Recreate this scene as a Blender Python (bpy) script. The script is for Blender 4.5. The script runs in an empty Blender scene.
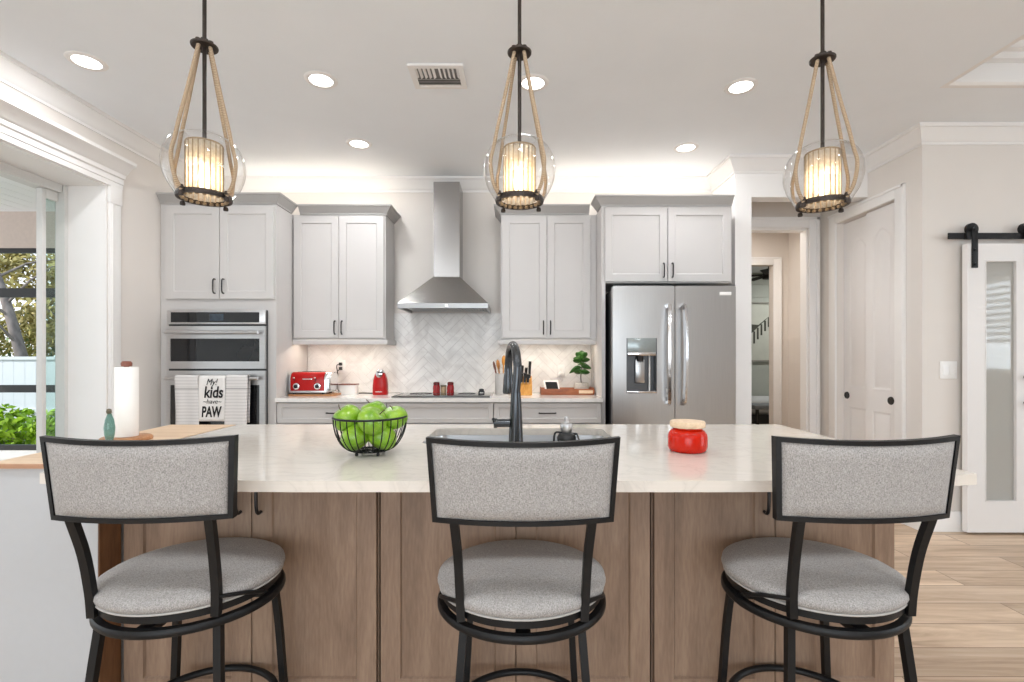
import bpy, bmesh, math, random
from mathutils import Vector, Matrix
PI = math.pi
R = math.radians
SC = bpy.context.scene
COL = SC.collection
random.seed(7)
EYE = 1.24

# ------------------------------------------------------------------ camera
cam_d = bpy.data.cameras.new('camera'); cam = bpy.data.objects.new('camera', cam_d); COL.objects.link(cam)
cam_d.sensor_width = 36.0; cam_d.lens = 490.0 / 1024.0 * 36.0
cam_d.shift_x = -3.0 / 1024.0; cam_d.shift_y = 16.0 / 1024.0
cam_d.clip_start = 0.02; cam_d.clip_end = 200
cam.location = (0, 0, EYE); cam.rotation_euler = (PI / 2, 0, 0)
SC.camera = cam

# ------------------------------------------------------------------ world, sun, window light, exposure
W = bpy.data.worlds.new('world'); SC.world = W; W.use_nodes = True
nt = W.node_tree; nt.nodes.clear()
wo = nt.nodes.new('ShaderNodeOutputWorld'); bg = nt.nodes.new('ShaderNodeBackground')
tc = nt.nodes.new('ShaderNodeTexCoord'); sp = nt.nodes.new('ShaderNodeSeparateXYZ'); cr = nt.nodes.new('ShaderNodeValToRGB')
nt.links.new(tc.outputs['Generated'], sp.inputs[0]); nt.links.new(sp.outputs['Z'], cr.inputs[0])
cr.color_ramp.elements[0].position = 0.0; cr.color_ramp.elements[0].color = (0.95, 0.98, 1.0, 1)
cr.color_ramp.elements[1].position = 0.7; cr.color_ramp.elements[1].color = (0.55, 0.74, 0.97, 1)
nt.links.new(cr.outputs[0], bg.inputs['Color']); bg.inputs['Strength'].default_value = 1.7
nt.links.new(bg.outputs[0], wo.inputs['Surface'])


def lamp(name, kind, loc, rot=(0, 0, 0), energy=10, color=(1, 1, 1), size=0.1, size_y=None, shape=None, spread=None):
    d = bpy.data.lights.new(name, kind); d.energy = energy; d.color = color
    if kind == 'AREA':
        d.size = size
        if size_y is not None:
            d.shape = 'RECTANGLE'; d.size_y = size_y
        if shape:
            d.shape = shape
        if spread:
            d.spread = spread
    elif kind in ('POINT', 'SPOT'):
        d.shadow_soft_size = size
    elif kind == 'SUN':
        d.angle = size
    o = bpy.data.objects.new(name, d); COL.objects.link(o); o.location = loc; o.rotation_euler = rot
    return o


lamp('sun', 'SUN', (-8, -6, 9), Vector((0.72, 0.42, -0.66)).to_track_quat('-Z', 'Y').to_euler(), 4.4, (1, 0.96, 0.9), R(0.6))
# daylight that enters through the great room's windows behind and right of the camera
DAY = (0.80, 0.91, 1.0)
lamp('window_daylight_rear', 'AREA', (-0.3, -4.47, 1.35), (R(114), 0, 0), 135, DAY, 5.2, 2.3)
lamp('window_daylight_right', 'AREA', (7.12, -0.2, 1.75), (R(116), 0, R(90)), 110, DAY, 2.2, 1.5)
lamp('patio_daylight', 'AREA', (-3.6, 1.75, 1.3), (R(90), 0, R(-90)), 5, (0.9, 0.96, 1.0), 2.4, 2.2)
for _x, _y in ((-1.5, 0.35), (0.0, 0.5), (1.5, 0.35), (-1.5, -1.7), (1.5, -1.7), (4.2, 1.2)):      # unseen fill lamps added overhead to brighten the stool seats
    lamp('added_top_fill', 'AREA', (_x, _y, 2.855), (0, 0, 0), 11.5, (0.92, 0.96, 1.0), 0.2, shape='DISK')
SC.view_settings.view_transform = 'Standard'; SC.view_settings.look = 'None'
SC.view_settings.exposure = 0.06; SC.view_settings.gamma = 1.0; SC.view_settings.use_curve_mapping = False
SC.cycles.use_denoising = True
SC.cycles.max_bounces = 10; SC.cycles.diffuse_bounces = 5; SC.cycles.glossy_bounces = 5
SC.cycles.transmission_bounces = 6; SC.cycles.transparent_max_bounces = 16
SC.cycles.sample_clamp_indirect = 6.0
SC.cycles.caustics_reflective = False; SC.cycles.caustics_refractive = False


# ------------------------------------------------------------------ materials
def s2l(c):
    return tuple(((v / 255) / 12.92 if v / 255 <= 0.04045 else ((v / 255 + 0.055) / 1.055) ** 2.4) for v in c) + (1.0,)


def new_mat(name):
    m = bpy.data.materials.new(name); m.use_nodes = True
    t = m.node_tree; b = t.nodes['Principled BSDF']
    return m, t, b


def N(t, kind, **kw):
    n = t.nodes.new(kind)
    for k, v in kw.items():
        setattr(n, k, v)
    return n


def plain(name, rgb, rough=0.5, metal=0.0, noise=0.0, nscale=40, bump=0.0, bscale=200, spec=None, coat=0.0, stretch=(1, 1, 1)):
    m, t, b = new_mat(name)
    c = s2l(rgb)
    b.inputs['Base Color'].default_value = c
    b.inputs['Roughness'].default_value = rough; b.inputs['Metallic'].default_value = metal
    if spec is not None:
        b.inputs['Specular IOR Level'].default_value = spec
    b.inputs['Coat Weight'].default_value = coat
    tcn = N(t, 'ShaderNodeTexCoord'); mp = N(t, 'ShaderNodeMapping'); mp.inputs['Scale'].default_value = stretch
    t.links.new(tcn.outputs['Object'], mp.inputs[0])
    if noise > 0:
        nz = N(t, 'ShaderNodeTexNoise'); nz.inputs['Scale'].default_value = nscale; nz.inputs['Detail'].default_value = 4
        t.links.new(mp.outputs[0], nz.inputs['Vector'])
        rp = N(t, 'ShaderNodeValToRGB')
        lo = tuple(max(0, v * (1 - noise)) for v in c[:3]) + (1,); hi = tuple(min(1, v * (1 + noise)) for v in c[:3]) + (1,)
        rp.color_ramp.elements[0].color = lo; rp.color_ramp.elements[1].color = hi
        rp.color_ramp.elements[0].position = 0.3; rp.color_ramp.elements[1].position = 0.7
        t.links.new(nz.outputs['Fac'], rp.inputs[0]); t.links.new(rp.outputs[0], b.inputs['Base Color'])
    if bump > 0:
        n2 = N(t, 'ShaderNodeTexNoise'); n2.inputs['Scale'].default_value = bscale; n2.inputs['Detail'].default_value = 3
        t.links.new(mp.outputs[0], n2.inputs['Vector'])
        bp = N(t, 'ShaderNodeBump'); bp.inputs['Strength'].default_value = bump; bp.inputs['Distance'].default_value = 0.002
        t.links.new(n2.outputs['Fac'], bp.inputs['Height']); t.links.new(bp.outputs[0], b.inputs['Normal'])
    return m


def fabric(name, rgb):
    m, t, b = new_mat(name)
    b.inputs['Roughness'].default_value = 0.95; b.inputs['Specular IOR Level'].default_value = 0.15
    b.inputs['Sheen Weight'].default_value = 0.15
    tcn = N(t, 'ShaderNodeTexCoord')
    facs = []
    for sc in ((800, 190, 190), (190, 800, 800)):
        mp = N(t, 'ShaderNodeMapping'); mp.inputs['Scale'].default_value = sc
        nz = N(t, 'ShaderNodeTexNoise'); nz.inputs['Scale'].default_value = 1.0; nz.inputs['Detail'].default_value = 2
        t.links.new(tcn.outputs['Object'], mp.inputs[0]); t.links.new(mp.outputs[0], nz.inputs['Vector'])
        facs.append(nz)
    ad = N(t, 'ShaderNodeMath', operation='ADD')
    t.links.new(facs[0].outputs['Fac'], ad.inputs[0]); t.links.new(facs[1].outputs['Fac'], ad.inputs[1])
    rp = N(t, 'ShaderNodeValToRGB'); c = s2l(rgb)
    mh = N(t, 'ShaderNodeMath', operation='MULTIPLY'); mh.inputs[1].default_value = 0.5
    t.links.new(ad.outputs[0], mh.inputs[0]); t.links.new(mh.outputs[0], rp.inputs[0])
    rp.color_ramp.elements[0].position = 0.32; rp.color_ramp.elements[1].position = 0.68
    rp.color_ramp.elements[0].color = tuple(v * 0.48 for v in c[:3]) + (1,)
    rp.color_ramp.elements[1].color = tuple(min(1, v * 1.5) for v in c[:3]) + (1,)
    t.links.new(rp.outputs[0], b.inputs['Base Color'])
    bp = N(t, 'ShaderNodeBump'); bp.inputs['Strength'].default_value = 0.35; bp.inputs['Distance'].default_value = 0.001
    t.links.new(mh.outputs[0], bp.inputs['Height']); t.links.new(bp.outputs[0], b.inputs['Normal'])
    return m


def wood(name, cols, scale=(3, 3, 0.35), rough=0.45, grain=60, dist=1.2, coat=0.0):
    """cols: dark, mid, light sRGB; the grain runs along the axis with the smallest scale"""
    m, t, b = new_mat(name)
    tcn = N(t, 'ShaderNodeTexCoord'); mp = N(t, 'ShaderNodeMapping'); mp.inputs['Scale'].default_value = scale
    t.links.new(tcn.outputs['Object'], mp.inputs[0])
    n1 = N(t, 'ShaderNodeTexNoise'); n1.inputs['Scale'].default_value = 3; n1.inputs['Detail'].default_value = 6; n1.inputs['Distortion'].default_value = dist
    n2 = N(t, 'ShaderNodeTexNoise'); n2.inputs['Scale'].default_value = grain; n2.inputs['Detail'].default_value = 3
    t.links.new(mp.outputs[0], n1.inputs['Vector']); t.links.new(mp.outputs[0], n2.inputs['Vector'])
    mx = N(t, 'ShaderNodeMath', operation='MULTIPLY_ADD'); mx.inputs[1].default_value = 0.35; 
    t.links.new(n2.outputs['Fac'], mx.inputs[0])
    m2 = N(t, 'ShaderNodeMath', operation='MULTIPLY'); m2.inputs[1].default_value = 0.65
    t.links.new(n1.outputs['Fac'], m2.inputs[0]); t.links.new(m2.outputs[0], mx.inputs[2])
    rp = N(t, 'ShaderNodeValToRGB')
    e = rp.color_ramp.elements
    e[0].position = 0.33; e[0].color = s2l(cols[0]); e[1].position = 0.67; e[1].color = s2l(cols[2])
    k = e.new(0.5); k.color = s2l(cols[1])
    t.links.new(mx.outputs[0], rp.inputs[0]); t.links.new(rp.outputs[0], b.inputs['Base Color'])
    b.inputs['Roughness'].default_value = rough; b.inputs['Coat Weight'].default_value = coat
    bp = N(t, 'ShaderNodeBump'); bp.inputs['Strength'].default_value = 0.08; bp.inputs['Distance'].default_value = 0.002
    t.links.new(n2.outputs['Fac'], bp.inputs['Height']); t.links.new(bp.outputs[0], b.inputs['Normal'])
    return m


def steel(name, rgb=(190, 190, 190), rough=0.3, stretch=(1, 1, 120), amt=0.12):
    m, t, b = new_mat(name)
    b.inputs['Metallic'].default_value = 1.0
    tcn = N(t, 'ShaderNodeTexCoord'); mp = N(t, 'ShaderNodeMapping'); mp.inputs['Scale'].default_value = stretch
    nz = N(t, 'ShaderNodeTexNoise'); nz.inputs['Scale'].default_value = 4; nz.inputs['Detail'].default_value = 3
    t.links.new(tcn.outputs['Object'], mp.inputs[0]); t.links.new(mp.outputs[0], nz.inputs['Vector'])
    rp = N(t, 'ShaderNodeValToRGB'); c = s2l(rgb)
    rp.color_ramp.elements[0].color = tuple(v * (1 - amt) for v in c[:3]) + (1,); rp.color_ramp.elements[1].color = tuple(min(1, v * (1 + amt)) for v in c[:3]) + (1,)
    t.links.new(nz.outputs['Fac'], rp.inputs[0]); t.links.new(rp.outputs[0], b.inputs['Base Color'])
    mr = N(t, 'ShaderNodeMapRange'); mr.inputs['To Min'].default_value = rough * 0.85; mr.inputs['To Max'].default_value = rough * 1.15
    t.links.new(nz.outputs['Fac'], mr.inputs['Value']); t.links.new(mr.outputs[0], b.inputs['Roughness'])
    return m


def thin_glass(name, tint=(1, 1, 1), refl=1.0, rough=0.0, ior=1.5, body=0.0, body_rgb=(255, 255, 255)):
    m, t, b = new_mat(name)
    t.nodes.remove(b); out = t.nodes['Material Output']
    tr = N(t, 'ShaderNodeBsdfTransparent'); tr.inputs[0].default_value = tuple(tint) + (1,)
    gl = N(t, 'ShaderNodeBsdfGlossy'); gl.inputs['Roughness'].default_value = rough
    lw = N(t, 'ShaderNodeLayerWeight'); lw.inputs['Blend'].default_value = 0.5
    pw = N(t, 'ShaderNodeMath', operation='POWER'); pw.inputs[1].default_value = 4.0
    t.links.new(lw.outputs['Facing'], pw.inputs[0])
    f0 = ((ior - 1) / (ior + 1)) ** 2
    mu = N(t, 'ShaderNodeMath', operation='MULTIPLY_ADD'); mu.inputs[1].default_value = 0.8 * refl; mu.inputs[2].default_value = f0 * refl; mu.use_clamp = True
    t.links.new(pw.outputs[0], mu.inputs[0])
    mx = N(t, 'ShaderNodeMixShader'); t.links.new(mu.outputs[0], mx.inputs[0])
    last = tr
    if body > 0:
        df = N(t, 'ShaderNodeBsdfTranslucent'); df.inputs[0].default_value = s2l(body_rgb)
        d2 = N(t, 'ShaderNodeBsdfDiffuse'); d2.inputs[0].default_value = s2l(body_rgb)
        m0 = N(t, 'ShaderNodeMixShader'); m0.inputs[0].default_value = 0.5
        t.links.new(df.outputs[0], m0.inputs[1]); t.links.new(d2.outputs[0], m0.inputs[2])
        m1 = N(t, 'ShaderNodeMixShader'); m1.inputs[0].default_value = body
        t.links.new(tr.outputs[0], m1.inputs[1]); t.links.new(m0.outputs[0], m1.inputs[2]); last = m1
    t.links.new(last.outputs[0], mx.inputs[1]); t.links.new(gl.outputs[0], mx.inputs[2])
    t.links.new(mx.outputs[0], out.inputs['Surface'])
    return m


def emit(name, rgb, strength):
    m, t, b = new_mat(name); t.nodes.remove(b); out = t.nodes['Material Output']
    e = N(t, 'ShaderNodeEmission'); e.inputs[0].default_value = s2l(rgb); e.inputs[1].default_value = strength
    t.links.new(e.outputs[0], out.inputs['Surface'])
    return m


M = {}
M['wall'] = plain('wall_paint', (226, 220, 214), 0.9, noise=0.015, nscale=3, bump=0.05, bscale=180)
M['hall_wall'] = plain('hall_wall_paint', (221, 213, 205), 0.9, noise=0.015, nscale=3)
M['ceil'] = plain('ceiling_paint', (241, 245, 249), 0.95, noise=0.01, nscale=4, bump=0.06, bscale=120)
M['trim'] = plain('trim_paint', (238, 236, 234), 0.45, noise=0.008, nscale=5)
M['door'] = plain('door_paint', (234, 231, 229), 0.5, noise=0.008, nscale=5)
M['cab'] = plain('cabinet_paint', (200, 197, 195), 0.42, noise=0.012, nscale=4)
M['cab_trim'] = plain('cabinet_crown_paint', (172, 170, 168), 0.5, noise=0.01, nscale=4)
M['dark_finish'] = plain('dark_finish_paint', (38, 34, 32), 0.9, noise=0.05)  # dark finish of the bench legs and ceiling fan
M['black_metal'] = plain('black_metal', (19, 19, 20), 0.45, 0.0, noise=0.1, nscale=60, bump=0.04, bscale=300, spec=0.3)
M['black'] = plain('black_plastic', (22, 22, 23), 0.35, noise=0.08, nscale=30)
M['bronze'] = plain('bronze', (58, 50, 45), 0.45, 0.6, noise=0.2, nscale=50, bump=0.1, bscale=120)
M['pull'] = plain('dark_pull', (62, 60, 60), 0.35, 0.8, noise=0.08, nscale=50)
M['gun'] = plain('gunmetal', (74, 76, 79), 0.26, 0.9, noise=0.06, nscale=40)
M['steel'] = steel('brushed_steel', (206, 206, 207), 0.3, (1, 1, 90))
M['steel_v'] = steel('brushed_steel_vertical', (186, 186, 186), 0.3, (90, 90, 1))
M['steel_hood'] = steel('hood_steel', (166, 164, 162), 0.24, (1, 1, 90))
M['chrome'] = plain('chrome', (225, 225, 227), 0.12, 1.0, noise=0.02)
M['dark_steel'] = plain('fridge_side', (70, 70, 71), 0.5, 0.5, noise=0.05)
M['black_glass'] = plain('black_glass', (16, 17, 19), 0.06, noise=0.05, nscale=3, spec=0.9)
M['oven_glass'] = plain('oven_glass', (30, 31, 33), 0.05, noise=0.05, nscale=3, spec=0.5)
M['screen'] = plain('display', (50, 62, 74), 0.1, noise=0.3, nscale=20)
M['fabric'] = fabric('grey_weave', (158, 154, 151))
M['piping'] = plain('piping', (176, 173, 169), 0.8, noise=0.05, nscale=200)
M['oak_stain'] = wood('stained_maple', ((124, 101, 84), (143, 118, 99), (160, 135, 114)), (3.2, 3.2, 0.45), 0.5, 40, 1.0)
M['oak_dark'] = wood('stained_maple_dark', ((96, 64, 40), (122, 84, 54), (140, 100, 66)), (3.2, 3.2, 0.4), 0.5, 40)
M['butcher'] = wood('butcher_block', ((206, 172, 138), (224, 194, 162), (236, 210, 182)), (0.35, 5, 5), 0.35, 40, 0.6)
M['butcher_edge'] = wood('butcher_block_edge', ((150, 108, 82), (172, 130, 102), (190, 148, 120)), (0.5, 5, 5), 0.4, 40, 0.6)
M['tray_wood'] = wood('acacia', ((118, 62, 34), (150, 84, 48), (176, 108, 66)), (0.8, 6, 6), 0.4, 30)
M['board_wood'] = wood('board_wood', ((150, 100, 62), (176, 124, 82), (196, 146, 102)), (0.8, 6, 6), 0.45, 30)
M['pale_wood'] = wood('pale_wood', ((212, 182, 148), (228, 202, 170), (238, 216, 188)), (5, 0.8, 5), 0.5, 30)
M['spoon_wood'] = wood('spoon_wood', ((176, 118, 60), (204, 146, 84), (222, 170, 108)), (6, 6, 0.8), 0.5, 30)
M['honey_wood'] = wood('honey_wood', ((186, 120, 40), (210, 146, 58), (226, 168, 84)), (6, 6, 0.8), 0.45, 30)
M['red_wood'] = wood('red_brown_wood', ((104, 58, 44), (128, 74, 58), (146, 90, 72)), (5, 5, 1), 0.45, 30)
M['rope'] = None
M['red'] = plain('red_enamel', (170, 6, 6), 0.28, noise=0.04, nscale=12, coat=0.1, spec=0.3)
M['red_glaze'] = plain('red_glaze', (192, 26, 0), 0.24, noise=0.06, nscale=14, coat=0.15, spec=0.3)
M['mill_red'] = plain('mill_red', (160, 12, 18), 0.25, noise=0.05, coat=0.2)
M['white_ceramic'] = plain('white_ceramic', (238, 236, 232), 0.3, noise=0.01)
M['white_plastic'] = plain('white_plastic', (240, 239, 237), 0.35, noise=0.01)
M['crock'] = plain('crock', (196, 192, 188), 0.35, noise=0.05, nscale=25)
M['pot'] = plain('stone_pot', (196, 190, 180), 0.8, noise=0.12, nscale=60, bump=0.2)
M['soil'] = plain('soil', (60, 44, 34), 0.95, noise=0.3, nscale=80)
M['paper'] = plain('paper_towel', (246, 244, 241), 0.95, noise=0.01, bump=0.2, bscale=160)
M['ink'] = plain('black_ink', (26, 26, 28), 0.8, noise=0.05)
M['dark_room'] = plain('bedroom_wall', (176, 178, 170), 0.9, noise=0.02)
M['bed_linen'] = plain('bed_linen', (190, 190, 190), 0.9, noise=0.04, nscale=12)
M['apple_stem'] = plain('apple_stem', (86, 66, 40), 0.8, noise=0.2)
M['leaf'] = plain('fig_leaf', (52, 98, 36), 0.4, noise=0.4, nscale=18)
M['bark'] = plain('bark', (128, 118, 112), 0.95, noise=0.35, nscale=9, bump=0.5, bscale=30, stretch=(1, 1, 0.3))
M['tree_leaf'] = plain('tree_leaf', (92, 112, 62), 0.7, noise=0.55, nscale=1.6)
M['tree_leaf_warm'] = plain('tree_leaf_warm', (172, 158, 96), 0.7, noise=0.5, nscale=1.6)
M['shrub_leaf'] = plain('shrub_leaf', (146, 182, 30), 0.6, noise=0.6, nscale=7)
M['fence'] = plain('vinyl_fence', (208, 212, 216), 0.6, noise=0.02, nscale=3)
M['stucco'] = plain('pink_stucco', (210, 194, 185), 0.95, noise=0.04, nscale=20, bump=0.4, bscale=90)
M['lanai_ceil'] = plain('soffit_white', (244, 244, 244), 0.8, noise=0.01)
M['lanai_floor'] = plain('concrete_paver', (206, 202, 196), 0.9, noise=0.06, nscale=6)
M['lawn'] = plain('lawn_green', (74, 92, 46), 0.95, noise=0.35, nscale=6)
M['ext_black'] = plain('black_aluminium', (26, 25, 26), 0.5, noise=0.05)
M['alu'] = plain('white_aluminium', (214, 213, 210), 0.45, noise=0.015)
M['glass'] = thin_glass('clear_glass', (0.97, 0.97, 0.97), 1.0)
M['globe'] = thin_glass('seeded_glass', (0.955, 0.95, 0.945), 1.2, 0.02, 1.45)
M['slider_glass'] = thin_glass('slider_glass', (0.82, 0.90, 0.88), 1.0)
M['barn_glass'] = thin_glass('barn_glass', (0.88, 0.91, 0.88), 0.9, 0.045, 1.5, 0.8, (228, 226, 221))
M['can_lens'] = emit('can_lens', (255, 250, 244), 9)
M['bulb'] = emit('bulb', (255, 226, 184), 22)
M['led'] = emit('led_strip', (255, 226, 186), 4)
M['teal'] = thin_glass('teal_glass', (0.55, 0.74, 0.70), 1.2, 0.03, 1.5, 0.45, (120, 160, 150))
M['amber'] = plain('spice_amber', (196, 168, 132), 0.3, noise=0.2, nscale=60)


def mat_floor():
    m, t, b = new_mat('oak_planks')
    tcn = N(t, 'ShaderNodeTexCoord')
    br = N(t, 'ShaderNodeTexBrick'); br.offset = 0.37; br.offset_frequency = 2
    br.inputs['Scale'].default_value = 1.0; br.inputs['Brick Width'].default_value = 1.5; br.inputs['Row Height'].default_value = 0.19
    br.inputs['Mortar Size'].default_value = 0.0022; br.inputs['Mortar Smooth'].default_value = 0.2; br.inputs['Bias'].default_value = 0.0
    br.inputs['Color1'].default_value = (0, 0, 0, 1); br.inputs['Color2'].default_value = (1, 1, 1, 1); br.inputs['Mortar'].default_value = (0.5, 0.5, 0.5, 1)
    t.links.new(tcn.outputs['Object'], br.inputs['Vector'])
    mp = N(t, 'ShaderNodeMapping'); mp.inputs['Scale'].default_value = (0.7, 7, 1)
    t.links.new(tcn.outputs['Object'], mp.inputs[0])
    # shift the grain per plank
    ad = N(t, 'ShaderNodeVectorMath', operation='MULTIPLY_ADD'); ad.inputs[1].default_value = (9, 9, 9)
    t.links.new(br.outputs['Color'], ad.inputs[0]); t.links.new(mp.outputs[0], ad.inputs[2])
    n1 = N(t, 'ShaderNodeTexNoise'); n1.inputs['Scale'].default_value = 1.6; n1.inputs['Detail'].default_value = 8; n1.inputs['Distortion'].default_value = 1.2
    n1.inputs['Roughness'].default_value = 0.65
    t.links.new(ad.outputs[0], n1.inputs['Vector'])
    rg = N(t, 'ShaderNodeValToRGB'); e = rg.color_ramp.elements
    e[0].position = 0.28; e[0].color = s2l((150, 127, 105)); e[1].position = 0.72; e[1].color = s2l((214, 195, 174))
    k = e.new(0.5); k.color = s2l((190, 167, 143))
    t.links.new(n1.outputs['Fac'], rg.inputs[0])
    rb = N(t, 'ShaderNodeValToRGB'); e = rb.color_ramp.elements
    e[0].position = 0.0; e[0].color = (0.78, 0.74, 0.71, 1); e[1].position = 1.0; e[1].color = (1.28, 1.27, 1.26, 1)
    t.links.new(br.outputs['Color'], rb.inputs[0])
    mu = N(t, 'ShaderNodeMix', data_type='RGBA', blend_type='MULTIPLY'); mu.inputs[0].default_value = 1.0
    t.links.new(rg.outputs[0], mu.inputs[6]); t.links.new(rb.outputs[0], mu.inputs[7])
    mo = N(t, 'ShaderNodeMix', data_type='RGBA'); t.links.new(br.outputs['Fac'], mo.inputs[0])
    t.links.new(mu.outputs[2], mo.inputs[6]); mo.inputs[7].default_value = s2l((112, 84, 64))
    t.links.new(mo.outputs[2], b.inputs['Base Color'])
    b.inputs['Roughness'].default_value = 0.42
    return m


def mat_quartz(name, base=(228, 220, 210)):
    m, t, b = new_mat(name)
    tcn = N(t, 'ShaderNodeTexCoord'); mp = N(t, 'ShaderNodeMapping'); mp.inputs['Scale'].default_value = (1.0, 1.6, 1.0)
    t.links.new(tcn.outputs['Object'], mp.inputs[0])
    n1 = N(t, 'ShaderNodeTexNoise'); n1.inputs['Scale'].default_value = 4.5; n1.inputs['Detail'].default_value = 7; n1.inputs['Distortion'].default_value = 1.8
    t.links.new(mp.outputs[0], n1.inputs['Vector'])
    rp = N(t, 'ShaderNodeValToRGB'); e = rp.color_ramp.elements; c = s2l(base)
    e[0].position = 0.0; e[0].color = c; e[1].position = 1.0; e[1].color = c
    for p, f in ((0.44, 1.0), (0.485, 0.96), (0.5, 0.91), (0.515, 0.96), (0.56, 1.0), (0.7, 0.975)):
        k = e.new(p); k.color = tuple(v * f for v in c[:3]) + (1,)
    t.links.new(n1.outputs['Fac'], rp.inputs[0]); t.links.new(rp.outputs[0], b.inputs['Base Color'])
    b.inputs['Roughness'].default_value = 0.09; b.inputs['Specular IOR Level'].default_value = 0.6
    return m


def mat_rope():
    m, t, b = new_mat('jute_rope')
    tcn = N(t, 'ShaderNodeTexCoord'); wv = N(t, 'ShaderNodeTexWave', wave_type='BANDS', bands_direction='Z')
    wv.inputs['Scale'].default_value = 55; wv.inputs['Distortion'].default_value = 1.5; wv.inputs['Detail'].default_value = 1
    t.links.new(tcn.outputs['Object'], wv.inputs['Vector'])
    rp = N(t, 'ShaderNodeValToRGB'); rp.color_ramp.elements[0].color = s2l((138, 114, 90)); rp.color_ramp.elements[1].color = s2l((200, 178, 150))
    t.links.new(wv.outputs['Fac'], rp.inputs[0]); t.links.new(rp.outputs[0], b.inputs['Base Color'])
    bp = N(t, 'ShaderNodeBump'); bp.inputs['Strength'].default_value = 0.6; bp.inputs['Distance'].default_value = 0.002
    t.links.new(wv.outputs['Fac'], bp.inputs['Height']); t.links.new(bp.outputs[0], b.inputs['Normal'])
    b.inputs['Roughness'].default_value = 0.95
    return m


def mat_apple():
    m, t, b = new_mat('green_apple')
    tcn = N(t, 'ShaderNodeTexCoord'); nz = N(t, 'ShaderNodeTexNoise'); nz.inputs['Scale'].default_value = 22; nz.inputs['Detail'].default_value = 4
    vo = N(t, 'ShaderNodeTexVoronoi'); vo.inputs['Scale'].default_value = 260
    t.links.new(tcn.outputs['Object'], nz.inputs['Vector']); t.links.new(tcn.outputs['Object'], vo.inputs['Vector'])
    rp = N(t, 'ShaderNodeValToRGB'); rp.color_ramp.elements[0].color = s2l((94, 144, 18)); rp.color_ramp.elements[1].color = s2l((150, 188, 46))
    rp.color_ramp.elements[0].position = 0.3; rp.color_ramp.elements[1].position = 0.75
    t.links.new(nz.outputs['Fac'], rp.inputs[0])
    lt = N(t, 'ShaderNodeMath', operation='LESS_THAN'); lt.inputs[1].default_value = 0.14
    t.links.new(vo.outputs['Distance'], lt.inputs[0])
    mx = N(t, 'ShaderNodeMix', data_type='RGBA'); t.links.new(lt.outputs[0], mx.inputs[0])
    t.links.new(rp.outputs[0], mx.inputs[6]); mx.inputs[7].default_value = s2l((190, 216, 120))
    t.links.new(mx.outputs[2], b.inputs['Base Color']); b.inputs['Roughness'].default_value = 0.28; b.inputs['Coat Weight'].default_value = 0.3
    return m


def mat_towel(name, base, stripe, freq, strength, wide):
    """woven stripes across the towel (along local z)"""
    m, t, b = new_mat(name)
    tcn = N(t, 'ShaderNodeTexCoord'); sp_ = N(t, 'ShaderNodeSeparateXYZ'); t.links.new(tcn.outputs['Object'], sp_.inputs[0])
    mu = N(t, 'ShaderNodeMath', operation='MULTIPLY'); mu.inputs[1].default_value = freq; t.links.new(sp_.outputs['Z'], mu.inputs[0])
    sn = N(t, 'ShaderNodeMath', operation='SINE'); t.links.new(mu.outputs[0], sn.inputs[0])
    gt = N(t, 'ShaderNodeMapRange'); gt.inputs['From Min'].default_value = wide - 0.35; gt.inputs['From Max'].default_value = wide
    t.links.new(sn.outputs[0], gt.inputs['Value'])
    # one stronger band near the top
    bd = N(t, 'ShaderNodeMath', operation='COMPARE'); bd.inputs[1].default_value = -0.105; bd.inputs[2].default_value = 0.004
    t.links.new(sp_.outputs['Z'], bd.inputs[0])
    ma = N(t, 'ShaderNodeMath', operation='MULTIPLY'); ma.inputs[1].default_value = strength; t.links.new(gt.outputs[0], ma.inputs[0])
    mxm = N(t, 'ShaderNodeMath', operation='MAXIMUM'); t.links.new(ma.outputs[0], mxm.inputs[0]); t.links.new(bd.outputs[0], mxm.inputs[1])
    mx = N(t, 'ShaderNodeMix', data_type='RGBA'); t.links.new(mxm.outputs[0], mx.inputs[0])
    mx.inputs[6].default_value = s2l(base); mx.inputs[7].default_value = s2l(stripe)
    t.links.new(mx.outputs[2], b.inputs['Base Color']); b.inputs['Roughness'].default_value = 0.95; b.inputs['Specular IOR Level'].default_value = 0.1
    return m


def mat_ribbed():
    """mercury-flecked ribbed inner glass"""
    m, t, b = new_mat('ribbed_glass')
    t.nodes.remove(b); out = t.nodes['Material Output']
    tcn = N(t, 'ShaderNodeTexCoord'); nz = N(t, 'ShaderNodeTexNoise'); nz.inputs['Scale'].default_value = 90; nz.inputs['Detail'].default_value = 3
    t.links.new(tcn.outputs['Object'], nz.inputs['Vector'])
    rp = N(t, 'ShaderNodeValToRGB'); rp.color_ramp.elements[0].position = 0.45; rp.color_ramp.elements[1].position = 0.7
    rp.color_ramp.elements[0].color = (0.62, 0.62, 0.62, 1); rp.color_ramp.elements[1].color = (0.86, 0.86, 0.86, 1)
    t.links.new(nz.outputs['Fac'], rp.inputs[0])
    tr = N(t, 'ShaderNodeBsdfTransparent'); tr.inputs[0].default_value = (0.9, 0.84, 0.74, 1)
    tl = N(t, 'ShaderNodeBsdfTranslucent'); tl.inputs[0].default_value = s2l((242, 234, 218))
    gl = N(t, 'ShaderNodeBsdfGlossy'); gl.inputs['Roughness'].default_value = 0.12; gl.inputs[0].default_value = s2l((214, 204, 190))
    m1 = N(t, 'ShaderNodeMixShader'); m1.inputs[0].default_value = 0.2
    t.links.new(tl.outputs[0], m1.inputs[1]); t.links.new(gl.outputs[0], m1.inputs[2])
    m2 = N(t, 'ShaderNodeMixShader'); t.links.new(rp.outputs[0], m2.inputs[0])
    t.links.new(tr.outputs[0], m2.inputs[1]); t.links.new(m1.outputs[0], m2.inputs[2])
    t.links.new(m2.outputs[0], out.inputs['Surface'])
    return m


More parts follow.
